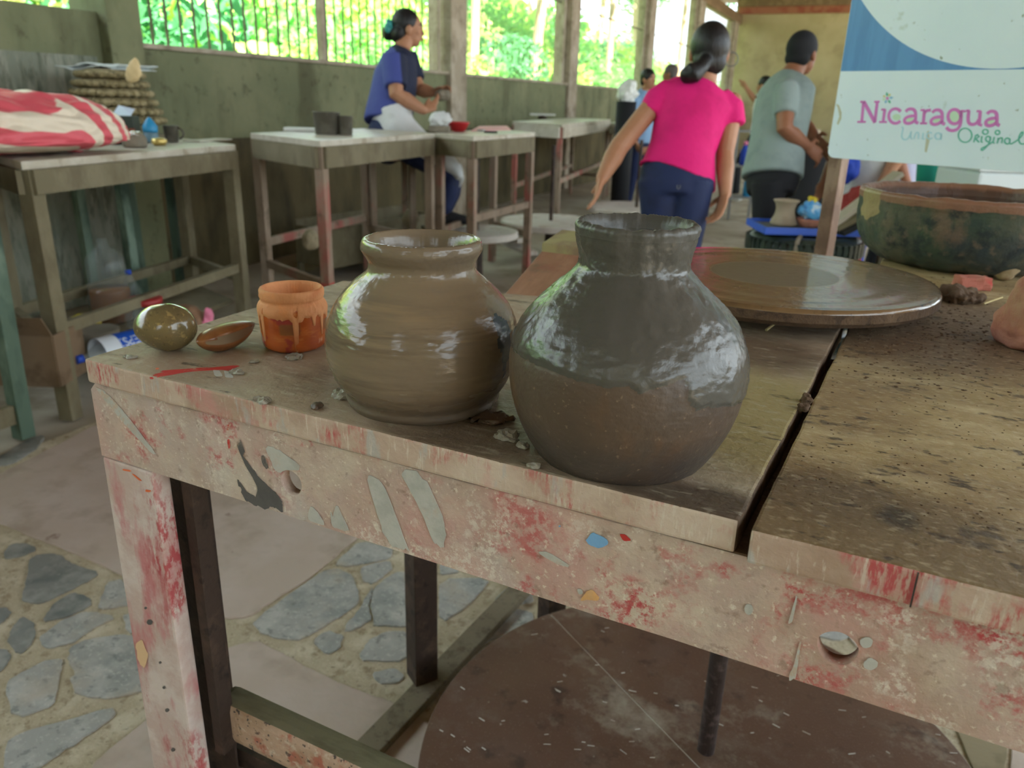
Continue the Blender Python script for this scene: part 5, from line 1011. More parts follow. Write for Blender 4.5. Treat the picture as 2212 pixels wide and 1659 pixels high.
def shirt_front(o, f, c, thr): attr(o.data, 'front', [ss(-.02, .02, (v.co-(c-ORG[o.name])).dot(f)-thr) for v in o.data.vertices])

# woman in the magenta shirt, walking away
def pw(x, y, dd=0): return at(x, y, 3.35+dd)
f = FH*.95+RH*.1; f.normalize(); pel = pw(1462, 392); g0 = Vector((pel.x, pel.y, 0))
w1 = thing('person', 'person in a magenta T-shirt and navy leggings walking away with dark hair tied low', 'person', g0)
lh, rh = pw(1424, 400), pw(1494, 402, -.02); lk, la = pw(1424, 560, .05), Vector(); la = Vector((lk.x, lk.y, .085))+f*.02; rk = pw(1478, 570, .02); ra = Vector((rk.x, rk.y, .085))-f*.06
bm = new(); tor = [(pw(1462, 405), (.120, .08)), (pw(1464, 375), (.140, .095)), (pw(1474, 320), (.128, .092)), (pw(1490, 262), (.140, .098)), (pw(1505, 215), (.160, .098)), (pw(1514, 192), (.125, .075)), (pw(1520, 178), (.055, .05)), (pw(1527, 150), (.048, .05))]
tube(bm, [p for p, _ in tor], [r for _, r in tor], 24, side=RH, roundcap=True)
leg_(bm, lh, lk, la, f, (.088, .05, .036)); leg_(bm, rh, rk, ra, f, (.088, .05, .036))
hc = pw(1532, 112); head(bm, hc, f, 1.0)
lS, lE, lW = pw(1420, 216), pw(1337, 318, -.02), pw(1299, 388, -.06); rS, rE, rW = pw(1582, 222), pw(1566, 332, .0), pw(1566, 420, -.06)
arm(bm, lS, lE, lW, (.046, .041, .026)); arm(bm, rS, rE, rW, (.046, .038, .026))
hand(bm, lW, (pw(1284, 440, -.08)-lW), -RH+FH*.2, f, .92, .5); hand(bm, rW, (pw(1548, 478, -.08)-rW), -RH, f*1.0-RH*.3, .92, .7)
part('body', bm, m_skin, w1, .0046, 3)
bm = new(); sh_ = [(pw(1462, 392), (.170, .122)), (pw(1464, 372), (.163, .118)), (pw(1474, 320), (.142, .106)), (pw(1490, 262), (.154, .112)), (pw(1503, 222), (.172, .112)), (pw(1513, 194), (.135, .085)), (pw(1519, 180), (.07, .06))]
tube(bm, [p for p, _ in sh_], [r for _, r in sh_], 28, side=RH)
bm.verts.ensure_lookup_table()
for v in bm.verts[:28]: v.co += ZUP*(-.055*(v.co-sh_[0][0]).dot(RH)/.17+.02)     # hem hangs lower on her right
tube(bm, [pw(1450, 200), pw(1418, 220), pw(1404, 246)], [.066, .06, .054], 16, roundcap=False); tube(bm, [pw(1552, 214), pw(1578, 236), pw(1583, 272)], [.056, .06, .056], 16)
part('shirt', bm, m_pinkshirt, w1, .009, 5)
bm = new(); tube(bm, [pw(1470, 340), pw(1463, 372), pw(1462, 405), pw(1461, 430)], [(.138, .105), (.158, .116), (.162, .12), (.14, .11)], 24, side=RH, roundcap=False)
for a, b_, c_ in ((lh, lk, la), (rh, rk, ra)): tube(bm, [a+ZUP*.02, a.lerp(b_, .45), b_, b_.lerp(c_, .35), c_+ZUP*.03], [.094, .078, .056, .057, .042], 16)
part('leggings', bm, m_navy, w1, .009, 5)
for a in (la, ra): shoe(w1, a, f, m_black)
bm = new(); ball(bm, hc+ZUP*.022-f*.014, (.083, .098, .1), X=f.cross(ZUP), sub=4); ball(bm, hc-f*.05-ZUP*.04, (.072, .05, .062), X=f.cross(ZUP), sub=3)
tube(bm, [hc-f*.085-ZUP*.04-RH*.02, pw(1512, 148, -.11), pw(1496, 158, -.12), pw(1484, 166, -.1)], [.03, .032, .045, .03], 14, roundcap=True); ball(bm, pw(1494, 160, -.11), (.05, .045, .034), X=RH, sub=3)
part('hair', bm, m_hair, w1, .007, 4)
bm = new(); tube(bm, [hc-f*.085-ZUP*.045-RH*.018+Vector((math.cos(a)*.0, 0, 0))+(RH*math.cos(a)+ZUP*math.sin(a))*.028 for a in np.arange(0, 6.4, .4)], .007, 8); obj('hair_tie', bm, m_orangechair, w1, smooth=True)
er = pw(1580, 128); bm = new(); tube(bm, [er+(RH*math.cos(a)+ZUP*math.sin(a))*.028 for a in np.arange(0, 6.4, .3)], .003, 6); obj('earring', bm, m_rack, w1, smooth=True)
bm = new(); p = pw(1466, 404, -.125); tube(bm, [p+RH*.006+ZUP*.008, p+RH*.006-ZUP*.004, p-ZUP*.008, p-RH*.006-ZUP*.004, p-RH*.006+ZUP*.008], .0012, 6); obj('leggings_mark', bm, m_rack, w1)

# man in grey-green shirt and black cap, turned to the right
def pm(x, y, dd=0): return at(x, y, 4.65+dd)
f = (RH*.86+FH*.5).normalized(); sdv = f.cross(ZUP).normalized(); pel = pm(1672, 372); g0 = Vector((pel.x, pel.y, 0))
w2 = thing('person', 'person in a grey-green T-shirt and black knit cap looking away to the right', 'person', g0)
nl = pm(1660, 400, -.06); fl2 = pm(1672, 398, .12); nk, na = pm(1654, 540, .0), Vector(); na = Vector((nk.x, nk.y, .085))-f*.1; fk = pm(1668, 540, .2); fa = Vector((fk.x, fk.y, .085))+f*.05
bm = new(); tor = [(pm(1670, 392), (.11, .08)), (pm(1674, 350), (.14, .10)), (pm(1680, 300), (.15, .115)), (pm(1690, 240), (.175, .122)), (pm(1698, 192), (.18, .1)), (pm(1704, 172), (.13, .075)), (pm(1712, 158), (.06, .06)), (pm(1722, 140), (.055, .058))]
tube(bm, [p for p, _ in tor], [r for _, r in tor], 24, side=sdv, roundcap=True)
leg_(bm, nl, nk, na, f, (.07, .052, .036)); leg_(bm, fl2, fk, fa, f, (.07, .052, .036)); hc = pm(1733, 116); fm = (RH*.8+FH*.75).normalized(); head(bm, hc, fm, 1.06, -.1)
S1, E1, W1_ = pm(1698, 200, -.17), pm(1695, 278, -.2), pm(1744, 316, -.12); S2, E2, W2_ = pm(1716, 200, .16), pm(1735, 268, .18), pm(1762, 300, .1)
arm(bm, S1, E1, W1_, (.055, .047, .03)); arm(bm, S2, E2, W2_, (.055, .047, .03))
hand(bm, W1_, pm(1764, 332, -.1)-W1_, -sdv*1+ZUP*-.3, ZUP+f*.2, 1.05, 1.1); hand(bm, W2_, pm(1778, 318, .05)-W2_, sdv-ZUP*.4, ZUP, 1.05, 1.1)
part('body', bm, m_skin_d, w2, .0056, 3); face_parts(w2, hc, fm, 1.06)
bm = new(); sh_ = [(pm(1667, 384), (.195, .155)), (pm(1672, 350), (.185, .15)), (pm(1680, 300), (.172, .142)), (pm(1690, 240), (.186, .138)), (pm(1698, 196), (.19, .115)), (pm(1704, 174), (.14, .085)), (pm(1710, 162), (.075, .07))]
tube(bm, [p for p, _ in sh_], [r for _, r in sh_], 28, side=sdv); tube(bm, [pm(1703, 188, -.05), S1+ZUP*.005, S1.lerp(E1, .35), S1.lerp(E1, .62)], [.06, .07, .07, .066], 16); tube(bm, [pm(1708, 188, .05), S2+ZUP*.005, S2.lerp(E2, .35), S2.lerp(E2, .62)], [.06, .07, .07, .066], 16)
part('shirt', bm, m_grey, w2, .011, 5)
bm = new(); tube(bm, [pm(1672, 360), pm(1668, 395), pm(1664, 420)], [(.16, .125), (.168, .13), (.15, .12)], 22, side=sdv)
for a, b_, c_ in ((nl, nk, na), (fl2, fk, fa)): tube(bm, [a+ZUP*.02, a.lerp(b_, .45), b_, b_.lerp(c_, .35), c_+ZUP*.02], [.1, .09, .068, .07, .06], 16)
part('trousers', bm, m_black, w2, .011, 5)
for a in (na, fa): shoe(w2, a, f, m_black)
bm = new(); ball(bm, hc+ZUP*.03-fm*.014, (.086, .106, .1), X=fm.cross(ZUP), Z=(ZUP-fm*.1), sub=4); ball(bm, hc-fm*.05-ZUP*.028, (.078, .06, .055), X=fm.cross(ZUP), sub=3); part('knit_cap', bm, m_black, w2, .009, 4)

# seated potter by the second bench
def pp_(x, y, dd=0): return at(x, y, 5.5+dd)
f = (RH*.93+FH*.36).normalized(); sdv = f.cross(ZUP).normalized(); pel = pp_(838, 292); g0 = Vector((pel.x, pel.y, 0))
w3 = thing('person', 'person in blue shirt and white apron seated sideways, shaping clay by the windows', 'person', g0)
bm = new(); tor = [(pp_(840, 300), (.12, .1)), (pp_(842, 262), (.14, .115)), (pp_(848, 215), (.145, .13)), (pp_(856, 165), (.165, .135)), (pp_(862, 128), (.17, .105)), (pp_(866, 112), (.11, .075)), (pp_(870, 102), (.058, .058)), (pp_(876, 86), (.052, .055))]
tube(bm, [p for p, _ in tor], [r for _, r in tor], 24, side=sdv, roundcap=True)
nh, nk, na = pp_(842, 300, -.1), pp_(978, 378, -.05), pp_(958, 462, .0); fh, fk, fa = pp_(850, 298, .12), pp_(984, 384, .15), pp_(962, 460, .2)
leg_(bm, nh, nk, na, f, (.09, .058, .04)); leg_(bm, fh, fk, fa, f, (.09, .058, .04))
hc = pp_(882, 62); fm = (RH*.95+FH*.3).normalized(); head(bm, hc, fm, 1.1, .12)
S1, E1, W1_ = pp_(852, 132, -.18), pp_(856, 203, -.2), pp_(914, 238, -.12); S2, E2, W2_ = pp_(876, 130, .16), pp_(906, 194, .16), pp_(936, 200, .1)
arm(bm, S1, E1, W1_, (.06, .052, .032)); arm(bm, S2, E2, W2_, (.058, .05, .032))
hand(bm, W1_, pp_(950, 222, -.06)-W1_, ZUP*.7-sdv*.6, ZUP*.4+sdv*-.3+f*.1, 1.05, 1.0); hand(bm, W2_, pp_(962, 190, .05)-W2_, -ZUP*.7+sdv*.3, sdv*.5+ZUP*.3, 1.05, 1.1)
part('body', bm, m_skin, w3, .0056, 3); face_parts(w3, hc, fm, 1.1)
bm = new(); sh_ = [(pp_(838, 268), (.195, .17)), (pp_(841, 245), (.19, .165)), (pp_(848, 210), (.172, .16)), (pp_(855, 165), (.182, .152)), (pp_(861, 130), (.185, .12)), (pp_(866, 114), (.125, .085)), (pp_(869, 106), (.07, .068))]
tube(bm, [p for p, _ in sh_], [r for _, r in sh_], 28, side=sdv); tube(bm, [S1+ZUP*.03, S1.lerp(E1, .4), S1.lerp(E1, .78)], [.088, .084, .078], 16); tube(bm, [S2+ZUP*.03, S2.lerp(E2, .4), S2.lerp(E2, .7)], [.088, .084, .078], 16)
o = part('shirt', bm, m_blueshirt, w3, .011, 5); shirt_front(o, f, pp_(850, 190), .0)
bm = new()
for a, b_, c_ in ((nh, nk, na), (fh, fk, fa)): tube(bm, [a, a.lerp(b_, .5), b_, b_.lerp(c_, .4), c_+ZUP*.03], [.1, .092, .074, .07, .056], 16, roundcap=True)
tube(bm, [pp_(842, 282), pp_(840, 302)], [(.18, .15), (.18, .15)], 20, side=sdv, roundcap=True); part('jeans', bm, m_navy, w3, .012, 4)
bm = new(); tube(bm, [pp_(846, 248, -.01), pp_(856, 285, -.01), pp_(905, 322, .02), pp_(955, 352, .04), pp_(990, 384, .05)], [(.2, .15), (.22, .15), (.24, .12), (.23, .1), (.2, .06)], 22, side=sdv); tube(bm, [pp_(975, 372, .05), pp_(985, 402, .05)], [(.2, .07), (.19, .05)], 18, side=sdv); part('apron', bm, m_white, w3, .012, 5)
for a in (na, fa): shoe(w3, a, f, m_black)
bm = new(); ball(bm, hc+ZUP*.035-fm*.02, (.087, .1, .098), X=fm.cross(ZUP), Z=(ZUP+fm*.1), sub=4); ball(bm, hc-fm*.07-ZUP*.035, (.08, .06, .07), X=fm.cross(ZUP), sub=3); ball(bm, pp_(842, 68), (.045, .055, .06), sub=3); ball(bm, pp_(836, 78), (.028, .028, .03), sub=3); part('hair', bm, m_hair, w3, .009, 4)
bm = lump(pp_(840, 56, -.05), (.03, .03, .042), .02, 26, 3, 3); obj('hair_clip', bm, m_teal, w3, smooth=True)
p = pp_(955, 206, .0); bm = lump(p, (.05, .05, .042), .012, 22, 6, 4); tag(obj('clay_ball', bm, m_pot, smooth=True, loc=p), 'lump of clay held between the hands of the seated potter', 'clay')
ztop = pel.z-.125; stl = thing('stool', 'tall wooden seat hidden under the potter in the white apron', 'stool', g0)
bm = new(); box(bm, g0+Vector((0, 0, ztop-.02)), (.36, .32, .04), f, bev=.004); obj('seat', bm, m_plank, stl)
for i in (-1, 1):
    for j in (-1, 1): bm = new(); box(bm, g0+f*(i*.14)+sdv*(j*.12)+Vector((0, 0, (ztop-.04)/2)), (.04, .04, ztop-.04), f); obj('leg', bm, m_bgleg, stl)
fz = min(na.z, fa.z)-.09; fb_ = Vector((na.x, na.y, fz-.02))+f*.06+sdv*.0; bm = new(); box(bm, fb_+(fa-na)*.5*Vector((1, 1, 0)).x, (.34, .5, .03), f); fr_ = thing('footrest', 'wooden footrest under the shoes of the seated potter', 'footrest', (fb_.x, fb_.y, 0)); obj('plank', bm, m_bg, fr_)
for j in (-1, 1): bm = new(); box(bm, Vector((fb_.x, fb_.y, 0))+sdv*(j*.2)+Vector((0, 0, (fz-.035)/2)), (.05, .05, fz-.035), f); obj('leg', bm, m_bg, fr_)

# simpler far figures: full bodies, small in view
def figure(label, base, hgt, f, shirt_m, leg_m, hair_m, skin_m, lean=0, arms=None, step=.05, apron=None, cap=False):
    s = hgt/1.65; f = f.normalized(); r = f.cross(ZUP).normalized(); b0 = Vector((base.x, base.y, 0)); t = thing('person', label, 'person', b0)
    P = lambda x, y, z: b0+r*(x*s)+f*(y*s+lean*max(0, z-.9)*s)+ZUP*(z*s)
    hL, hR, kL, kR, aL, aR = P(-.09, 0, .88), P(.09, 0, .88), P(-.09, step+.03, .48), P(.09, -step+.03, .48), P(-.09, step, .085/s), P(.09, -step*1.6, .085/s)
    bm = new(); tor = [(P(0, 0, .84), (.155*s, .11*s)), (P(0, 0, .95), (.15*s, .11*s)), (P(0, 0, 1.08), (.135*s, .1*s)), (P(0, 0, 1.25), (.16*s, .108*s)), (P(0, 0, 1.36), (.165*s, .09*s)), (P(0, 0, 1.41), (.11*s, .065*s)), (P(0, .01, 1.45), (.055*s, .052*s)), (P(0, .015, 1.5), (.05*s, .052*s))]
    tube(bm, [p for p, _ in tor], [q for _, q in tor], 20, side=r, roundcap=True); leg_(bm, hL, kL, aL, f, (.085*s, .052*s, .036*s)); leg_(bm, hR, kR, aR, f, (.085*s, .052*s, .036*s)); hc = P(0, .03, 1.545); head(bm, hc, f, s)
    A = arms or [(P(-.19, 0, 1.34), P(-.23, -.02, 1.07), P(-.2, .1, .84)), (P(.19, 0, 1.34), P(.23, -.02, 1.07), P(.2, .1, .84))]
    for i, (S, E_, W_) in enumerate(A): arm(bm, S, E_, W_, (.048*s, .04*s, .027*s)); hand(bm, W_, W_-E_, r*(1 if i == 0 else -1), f, s, .7)
    part('body', bm, skin_m, t, .011, 3); face_parts(t, hc, f, s)
    bm = new(); tube(bm, [P(0, 0, .84), P(0, 0, .95), P(0, 0, 1.08), P(0, 0, 1.25), P(0, 0, 1.365), P(0, 0, 1.415), P(0, .01, 1.44)], [(.175*s, .13*s), (.17*s, .128*s), (.155*s, .118*s), (.175*s, .122*s), (.178*s, .102*s), (.12*s, .075*s), (.066*s, .062*s)], 22, side=r)
    for S, E_, W_ in A: tube(bm, [S+(b0-Vector((S.x, S.y, 0)))*.12, S.lerp(E_, .35), S.lerp(E_, .68)], [.07*s, .064*s, .058*s], 14)
    part('shirt', bm, shirt_m, t, .013, 4)
    bm = new(); tube(bm, [P(0, 0, .97), P(0, 0, .88), P(0, 0, .8)], [(.15*s, .112*s), (.16*s, .12*s), (.14*s, .11*s)], 20, side=r)
    for a, b_, c_ in ((hL, kL, aL), (hR, kR, aR)): tube(bm, [a+ZUP*.02, a.lerp(b_, .45), b_, b_.lerp(c_, .35), c_+ZUP*.02], [.095*s, .085*s, .064*s, .06*s, .052*s], 14)
    part('trousers', bm, leg_m, t, .013, 4)
    for a in (aL, aR): shoe(t, a, f, m_whitepl)
    bm = new(); ball(bm, hc+ZUP*.032*s-f*.018*s, (.083*s, .098*s, .092*s), X=r, Z=(ZUP+f*.25), sub=3); ball(bm, hc-f*.05*s-ZUP*.025*s, (.074*s, .05*s, .06*s), X=r, sub=3); part('hair' if not cap else 'cap', bm, hair_m, t, .012, 3)
    if apron:
        bm = new(); tube(bm, [P(0, .01, 1.2), P(0, .01, 1.0), P(0, .02, .78), P(0, .03, .55)], [(.172*s, .13*s), (.178*s, .14*s), (.185*s, .145*s), (.2*s, .15*s)], 22, side=r); part('apron', bm, apron, t, .014, 4)
    return t, P
b_ = at(1392, 235, 8.9); figure('person in pale blue shirt and dark cap behind the swinging arm in pink sleeve', b_, 1.6, (-FH*.75+RH*.6), m_blue2, m_navy, m_hair, m_skin, cap=True)
b_ = at(1448, 200, 11.4); figure('person with greying hair and purple collar behind a magenta shoulder', b_, 1.78, (FH*.4-RH*.8), m_purple, m_black, m_hairg, m_skin_d)
b_ = at(1648, 235, 10.4)
e_ = lambda x, y, d=10.4: at(x, y, d)
figure('person in a white T-shirt raising one arm behind the man in grey', b_, 1.62, (-RH*.6+FH*.5), m_white, m_black, m_hair, m_skin, step=.2, arms=[(e_(1648, 207), e_(1630, 216), e_(1612, 190)), (e_(1664, 208, 10.5), e_(1668, 245, 10.5), e_(1660, 270, 10.4))])
b_ = at(1880, 300, 4.5); figure('person in a white apron mostly hidden behind the sign', b_, 1.62, (-FH*.4-RH*.8), m_white, m_royal, m_hair, m_skin, apron=m_white)
b_ = at(1962, 300, 4.9); figure('person in pale lilac mostly hidden behind the right half of the sign', b_, 1.6, (-FH*.6+RH*.7), m_lilac, m_black, m_hair, m_skin_d, apron=m_lilac)

# ------------------------------------------------------------------ clutter at the right
def on0(x, y, z=0): return onz(x, y, z)
def torus(bm, c, R, r, n=56, k=18, sq=1.0):
    rings = []
    for i in range(n):
        a = 2*math.pi*i/n; d = Vector((math.cos(a), math.sin(a), 0)); rings.append([bm.verts.new(c+d*(R+r*math.cos(2*math.pi*j/k))+ZUP*(r*sq*math.sin(2*math.pi*j/k))) for j in range(k)])
    for i in range(n):
        A_, B_ = rings[i], rings[(i+1) % n]
        for j in range(k): bm.faces.new((A_[j], B_[j], B_[(j+1) % k], A_[(j+1) % k]))
def tyre(c, R, r, lb):
    t = thing('tyre', lb, 'tyre', c); bm = new(); torus(bm, c, R, r, sq=.72); obj('rubber_ring', bm, m_rubber, t, smooth=True)
    bm = new()
    for k in range(48):
        a = 2*math.pi*k/48; d = Vector((math.cos(a), math.sin(a), 0)); box(bm, c+d*(R+r*.93), (.02, .024, r*.9), d)
    obj('tread', bm, m_rubber, t, kind='stuff'); bm = new(); p = c+(-FH*.9-RH*.45).normalized()*(R); torus_pts = [p+(ZUP*math.sin(a)*r*.76+(-FH*.9-RH*.45).normalized()*math.cos(a)*r*1.03) for a in np.arange(0, 6.4, .3)]; tube(bm, torus_pts, .012, 6); obj('binding_cord', bm, m_pot, t)
ty = at(1736, 500, 4.15); zz_ = [.063, .186, .309, .432, .552]
for i, (z, R, dx) in enumerate(zip(zz_, (.235, .232, .235, .25, .215), (0, .01, -.01, -.015, .01))):
    c = Vector((ty.x+dx, ty.y, z)); tyre(c, R, .083, ['lowest of the five stacked old tyres behind the wheel', 'second old tyre from the floor in the stack behind the wheel', 'middle one of the five stacked old tyres behind the wheel', 'wide greenish tyre second from the top of the stack', 'topmost black tyre of the stack, under the blue rimmed tray'][i])
ty2 = c
tz = ty2.z+.068; tyc = Vector((ty2.x, ty2.y, tz)); ty_ = thing('blue_tray', 'grey tray with a blue rim resting on the stacked tyres', 'tray', tyc)
bm = new(); box(bm, tyc+Vector((0, 0, .012)), (.52, .34, .016), RH, bev=.004); obj('tray_bottom', bm, m_tray, ty_)
for d, s in ((-FH*.17, (.54, .012)), (FH*.17, (.54, .012)), (RH*.265, (.012, .34)), (-RH*.265, (.012, .34))): bm = new(); box(bm, tyc+d+Vector((0, 0, .018)), (s[0], s[1], .036), RH, bev=.003); obj('rim', bm, m_trayrim, ty_)
def on_tray(x, dd): p = at(x, 430, (tyc-EYE).dot(FW)+dd); return Vector((p.x, p.y, tz+.021))
p = on_tray(1700, -.02); lth('clay_vase', p, [(r*.6, z*.66) for r, z in [(.09, 0), (.118, .01), (.115, .03), (.085, .09), (.08, .13), (.09, .17), (.108, .19), (.112, .2), (.1, .2), (.075, .17), (.072, .1), (.001, .09)]], m_vase, 'raw waisted clay vase standing on the blue rimmed tray', 'vase', cap=False)
p = on_tray(1758, -.06); lth('brown_bowl', p, [(r*.62, z*.6) for r, z in [(.07, 0), (.09, .01), (.112, .06), (.116, .075), (.108, .075), (.09, .03), (.001, .02)]], m_terra, 'brown clay bowl on the tray holding a printed bag', 'bowl', cap=False)
p2 = p+Vector((0, 0, .085)); bm = lump(p2, (.072, .06, .05), .026, 14, 3, 5); pbg = thing('printed_bag', 'crumpled blue and white printed plastic bag on the brown bowl', 'bag', p2); obj('bag_body', bm, m_bagblue, pbg, smooth=True); bm = lump(p2+Vector((0, 0, .052)), (.022, .018, .018), .02, 30, 8, 3); obj('knot', bm, m_yel, pbg, smooth=True)
p = at(1842, 425, 4.4); p0 = Vector((p.x, p.y, 0)); rcr = thing('red_bundle', 'bundle of red cloth heaped behind the sign post', 'bundle', p0); bm = lump(Vector((p.x, p.y, .42)), (.12, .11, .42), .05, 7, 2, 5)
for v in bm.verts: v.co.z = max(v.co.z, .0)
obj('cloth_heap', bm, m_redcloth, rcr, smooth=True)
for i in range(3):
    a = at(1905+i*15, 402+i*20, 3.95); e = at(1792+i*10, 489+i*7, 4.0-.03*i); d = (e-a).normalized()
    bm = new(); beam(bm, a-d*.1, e, .09, .022); tag(obj('leaning_plank', bm, [m_bgtop, m_bg, m_black][i], loc=e), ['topmost pale plank leaning behind the basin', 'grey plank leaning under the pale one behind the basin', 'dark plank lowest in the leaning row behind the basin'][i], 'plank')
bl_ = at(1830, 364, 4.38); bm = lump(bl_, (.06, .05, .09), .02, 14, 5, 4); rb = thing('royal_blue_bag', 'royal blue bag with a white strap lying on the red bundle by the sign corner', 'bag', bl_); obj('bag_body', bm, m_royal, rb, smooth=True); bm = new(); tube(bm, [bl_+ZUP*.06-RH*.03, bl_+ZUP*.2, bl_+ZUP*.06+RH*.03], .012, 8); obj('strap', bm, m_white, rb, smooth=True)
# white chest and teal bucket beyond the basin
cq = at(2120, 372, 3.3); ch = thing('white_chest', 'long pale grey-white chest beyond the mossy basin', 'chest', (cq.x, cq.y, 0)); ZC = cq.z
cc_ = cq+RH*.33+FH*.19; bm = new(); box(bm, Vector((cc_.x, cc_.y, ZC/2)), (.66, .36, ZC), RH, bev=.012); obj('body', bm, m_crate, ch); bm = new(); box(bm, Vector((cc_.x, cc_.y, ZC+.02)), (.68, .38, .04), RH, bev=.01); obj('lid', bm, m_crate, ch); bm = new(); box(bm, Vector((cc_.x, cc_.y, ZC-.02))-FH*.19, (.16, .02, .03), RH, bev=.004); obj('handle', bm, m_rack, ch)
p = at(2003, 385, 4.0); q0 = Vector((p.x, p.y, 0)); stk = thing('small_table', 'small dark table under the teal bucket', 'table', q0); zt3 = p.z-.03
bm = new(); box(bm, q0+Vector((0, 0, zt3-.012)), (.26, .26, .024), RH); obj('tabletop', bm, m_bg, stk)
for i in (-1, 1):
    for j in (-1, 1): bm = new(); box(bm, q0+RH*(i*.11)+FH*(j*.11)+Vector((0, 0, (zt3-.024)/2)), (.03, .03, zt3-.024), RH); obj('leg', bm, m_bg, stk)
lth('teal_bucket', Vector((p.x, p.y, zt3+.0005)), [(.045, 0), (.05, .004), (.062, .1), (.066, .104), (.066, .11), (.06, .11), (.048, .01), (.001, .008)], m_tealpot, 'small teal plastic bucket below the sign', 'bucket', cap=False)
# far clutter by the end wall
p = at(1762, 300, 7.5); g1 = Vector((p.x, p.y, 0)); mc = thing('kiln_barrel', 'dark bulky barrel with a white pot on it beyond the man in grey', 'barrel', g1)
lth('barrel', g1, [(.25, 0), (.27, .02), (.27, .4), (.285, .42), (.27, .44), (.27, .86), (.26, .88)], m_black, parent=mc)
p_ = Vector((p.x-.04, p.y, .881)); lth('white_pot', p_, [(.07, 0), (.1, .04), (.105, .1), (.07, .15), (.075, .17), (.001, .16)], m_vase, 'white pot standing on the dark barrel', 'pot', cap=False)
p = at(1352, 240, 8.6); g1 = Vector((p.x, p.y, 0)); bn = thing('dark_bin', 'tall dark bin lined with a white bag by the far windows', 'bin', g1); zt4 = p.z+.1
lth('bin_wall', g1, [(.09, 0), (.1, .01), (.11, zt4)], m_black, parent=bn); bm = lump(Vector((p.x, p.y, zt4+.1)), (.09, .09, .13), .05, 12, 6, 4); obj('white_liner', bm, m_whitepl, bn, smooth=True)
p = at(1612, 330, 9.0); g1 = Vector((p.x, p.y, 0)); rk_ = thing('metal_rack', 'narrow grey metal rack between the woman in pink and the man in grey', 'rack', g1)
for i in (-1, 1):
    for j in (-1, 1): bm = new(); box(bm, g1+RH*(i*.16)+FH*(j*.15)+Vector((0, 0, .5)), (.025, .025, 1.0), RH); obj('post', bm, m_rack, rk_)
for z in (.25, .6, .98): bm = new(); box(bm, g1+Vector((0, 0, z)), (.35, .33, .02), RH); obj('shelf', bm, m_rack, rk_)
for i, (z, m, lb) in enumerate(((.261, m_bluepl, 'blue bottle with a white neck on the lowest rack shelf'), (.611, m_royal, 'blue bottle with a pink cap on the middle rack shelf'))):
    q = g1+RH*.04*(1-2*i)-FH*.08+Vector((0, 0, z)); t = thing('rack_bottle', lb, 'bottle', q); lth('bottle_body', q, [(.04, 0), (.045, .01), (.045, .16), (.02, .2), (.02, .22)], m, parent=t); lth('cap', q, [(.024, .22), (.024, .26)], m_pinkbag if i else m_whitepl, parent=t)

# ------------------------------------------------------------------ trees outside the barred windows
def leaves(n, R, size, seed, flat=1.0):
    g = np.random.default_rng(seed); d = g.normal(size=(n, 3)); d /= np.linalg.norm(d, axis=1)[:, None]; rr_ = R*(g.random(n)**.45); c = d*rr_[:, None]*np.array([1, 1, flat]); 
    a = g.normal(size=(n, 3)); a[:, 2] -= .4; a /= np.linalg.norm(a, axis=1)[:, None]; b_ = np.cross(a, g.normal(size=(n, 3))); b_ /= np.linalg.norm(b_, axis=1)[:, None]; s = size*(.6+.8*g.random(n))[:, None]
    nrm = np.cross(a, b_); V = np.empty((n, 6, 3)); V[:, 0] = c; V[:, 1] = c+a*s*.4+b_*s*.24+nrm*s*.06; V[:, 2] = c+a*s*.75+b_*s*.17; V[:, 3] = c+a*s; V[:, 4] = c+a*s*.75-b_*s*.17; V[:, 5] = c+a*s*.4-b_*s*.24+nrm*s*.06
    idx = np.arange(n)[:, None]*6; Fc = np.concatenate([np.hstack([idx, idx+1, idx+2, idx+3]), np.hstack([idx, idx+3, idx+4, idx+5])])
    me = bpy.data.meshes.new('crown'); me.from_pydata(V.reshape(-1, 3).tolist(), [], Fc.tolist()); return me
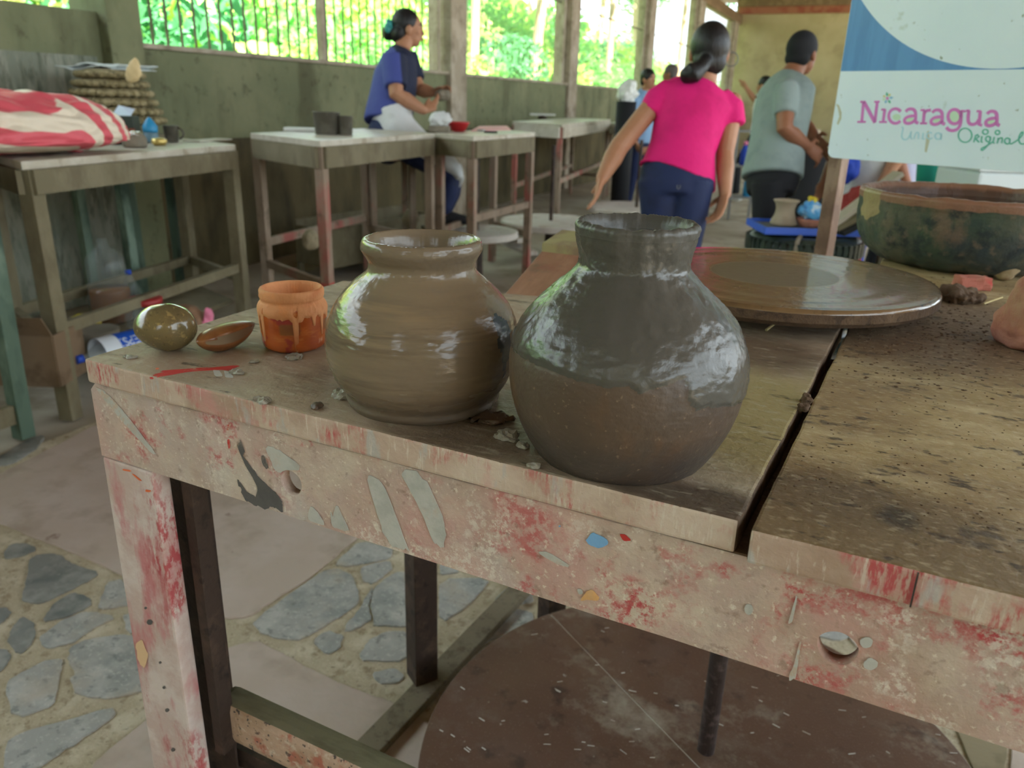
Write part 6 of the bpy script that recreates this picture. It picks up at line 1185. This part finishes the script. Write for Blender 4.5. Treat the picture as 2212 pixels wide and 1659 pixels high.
def trunk_mesh(h, r, lean):
    bm = new(); tube(bm, [(0, 0, 0), (lean*.3, .05, h*.35), (lean*.7, -.04, h*.7), (lean, 0, h)], [r*1.2, r, r*.9, r*.7], 10); me = bpy.data.meshes.new('trunk'); bm.to_mesh(me); bm.free(); me.materials.append(m_trunk); return me
shrub_me = []
for k in range(4):
    me = leaves(1300, 1.0, .15, 11+k, .95); me.materials.append(m_leaf[k]); shrub_me.append(me)
big_me = leaves(220, 1.0, .5, 31, .9); big_me.materials.append(m_leaf[0]); stem_me = trunk_mesh(1.0, .04, .08); tall_me = [trunk_mesh(8, .13, .5), trunk_mesh(8, .17, -.4), trunk_mesh(8, .1, .2)]
rt = random.Random(11); LBL = ['bright lime shrub outside the barred windows', 'green leafy shrub outside the barred windows', 'yellowish shrub outside the barred windows', 'deep green shrub outside the barred windows', 'broad-leaved plant outside the barred windows']
for i in range(70):
    y = -5+54*(i/70)**1.1+rt.uniform(-.5, .5); far = i % 3; x = -7.2-far*2.6-rt.uniform(0, 1.2)-max(0, (y-20))*.05; z = rt.uniform(1.0, 1.9)+far*.9; k = rt.choice([0, 1, 1, 3, 2, 3, 4]); s = rt.uniform(.9, 1.4)+far*.35
    t = thing('shrub', LBL[k], 'shrub', (x, y, -.1), LBL[k].split(' outside')[0]+'s beyond the windows')
    o = bpy.data.objects.new('crown', shrub_me[k] if k < 4 else big_me); COL.objects.link(o); o.parent = t; o.location = (0, 0, z+.1); o.scale = (s, s, s*1.05); o.rotation_euler = (0, 0, rt.uniform(0, 6))
    o = bpy.data.objects.new('stem', stem_me); COL.objects.link(o); o.parent = t; o.scale = (1, 1, z+.1)
for i in range(16):
    y = 4.5+44*(i/16)**1.1+rt.uniform(-.8, .8); x = -7.2-rt.uniform(0, 6); t = thing('tree', 'tall pale-trunked tree among the shrubs outside the windows', 'tree', (x, y, -.1), 'pale-trunked trees beyond the windows')
    o = bpy.data.objects.new('trunk', tall_me[i % 3]); COL.objects.link(o); o.parent = t
    o = bpy.data.objects.new('crown', shrub_me[(i*2+1) % 4]); COL.objects.link(o); o.parent = t; s = rt.uniform(1.6, 2.3); o.location = (0, 0, 7.3); o.scale = (s, s, s*.8)
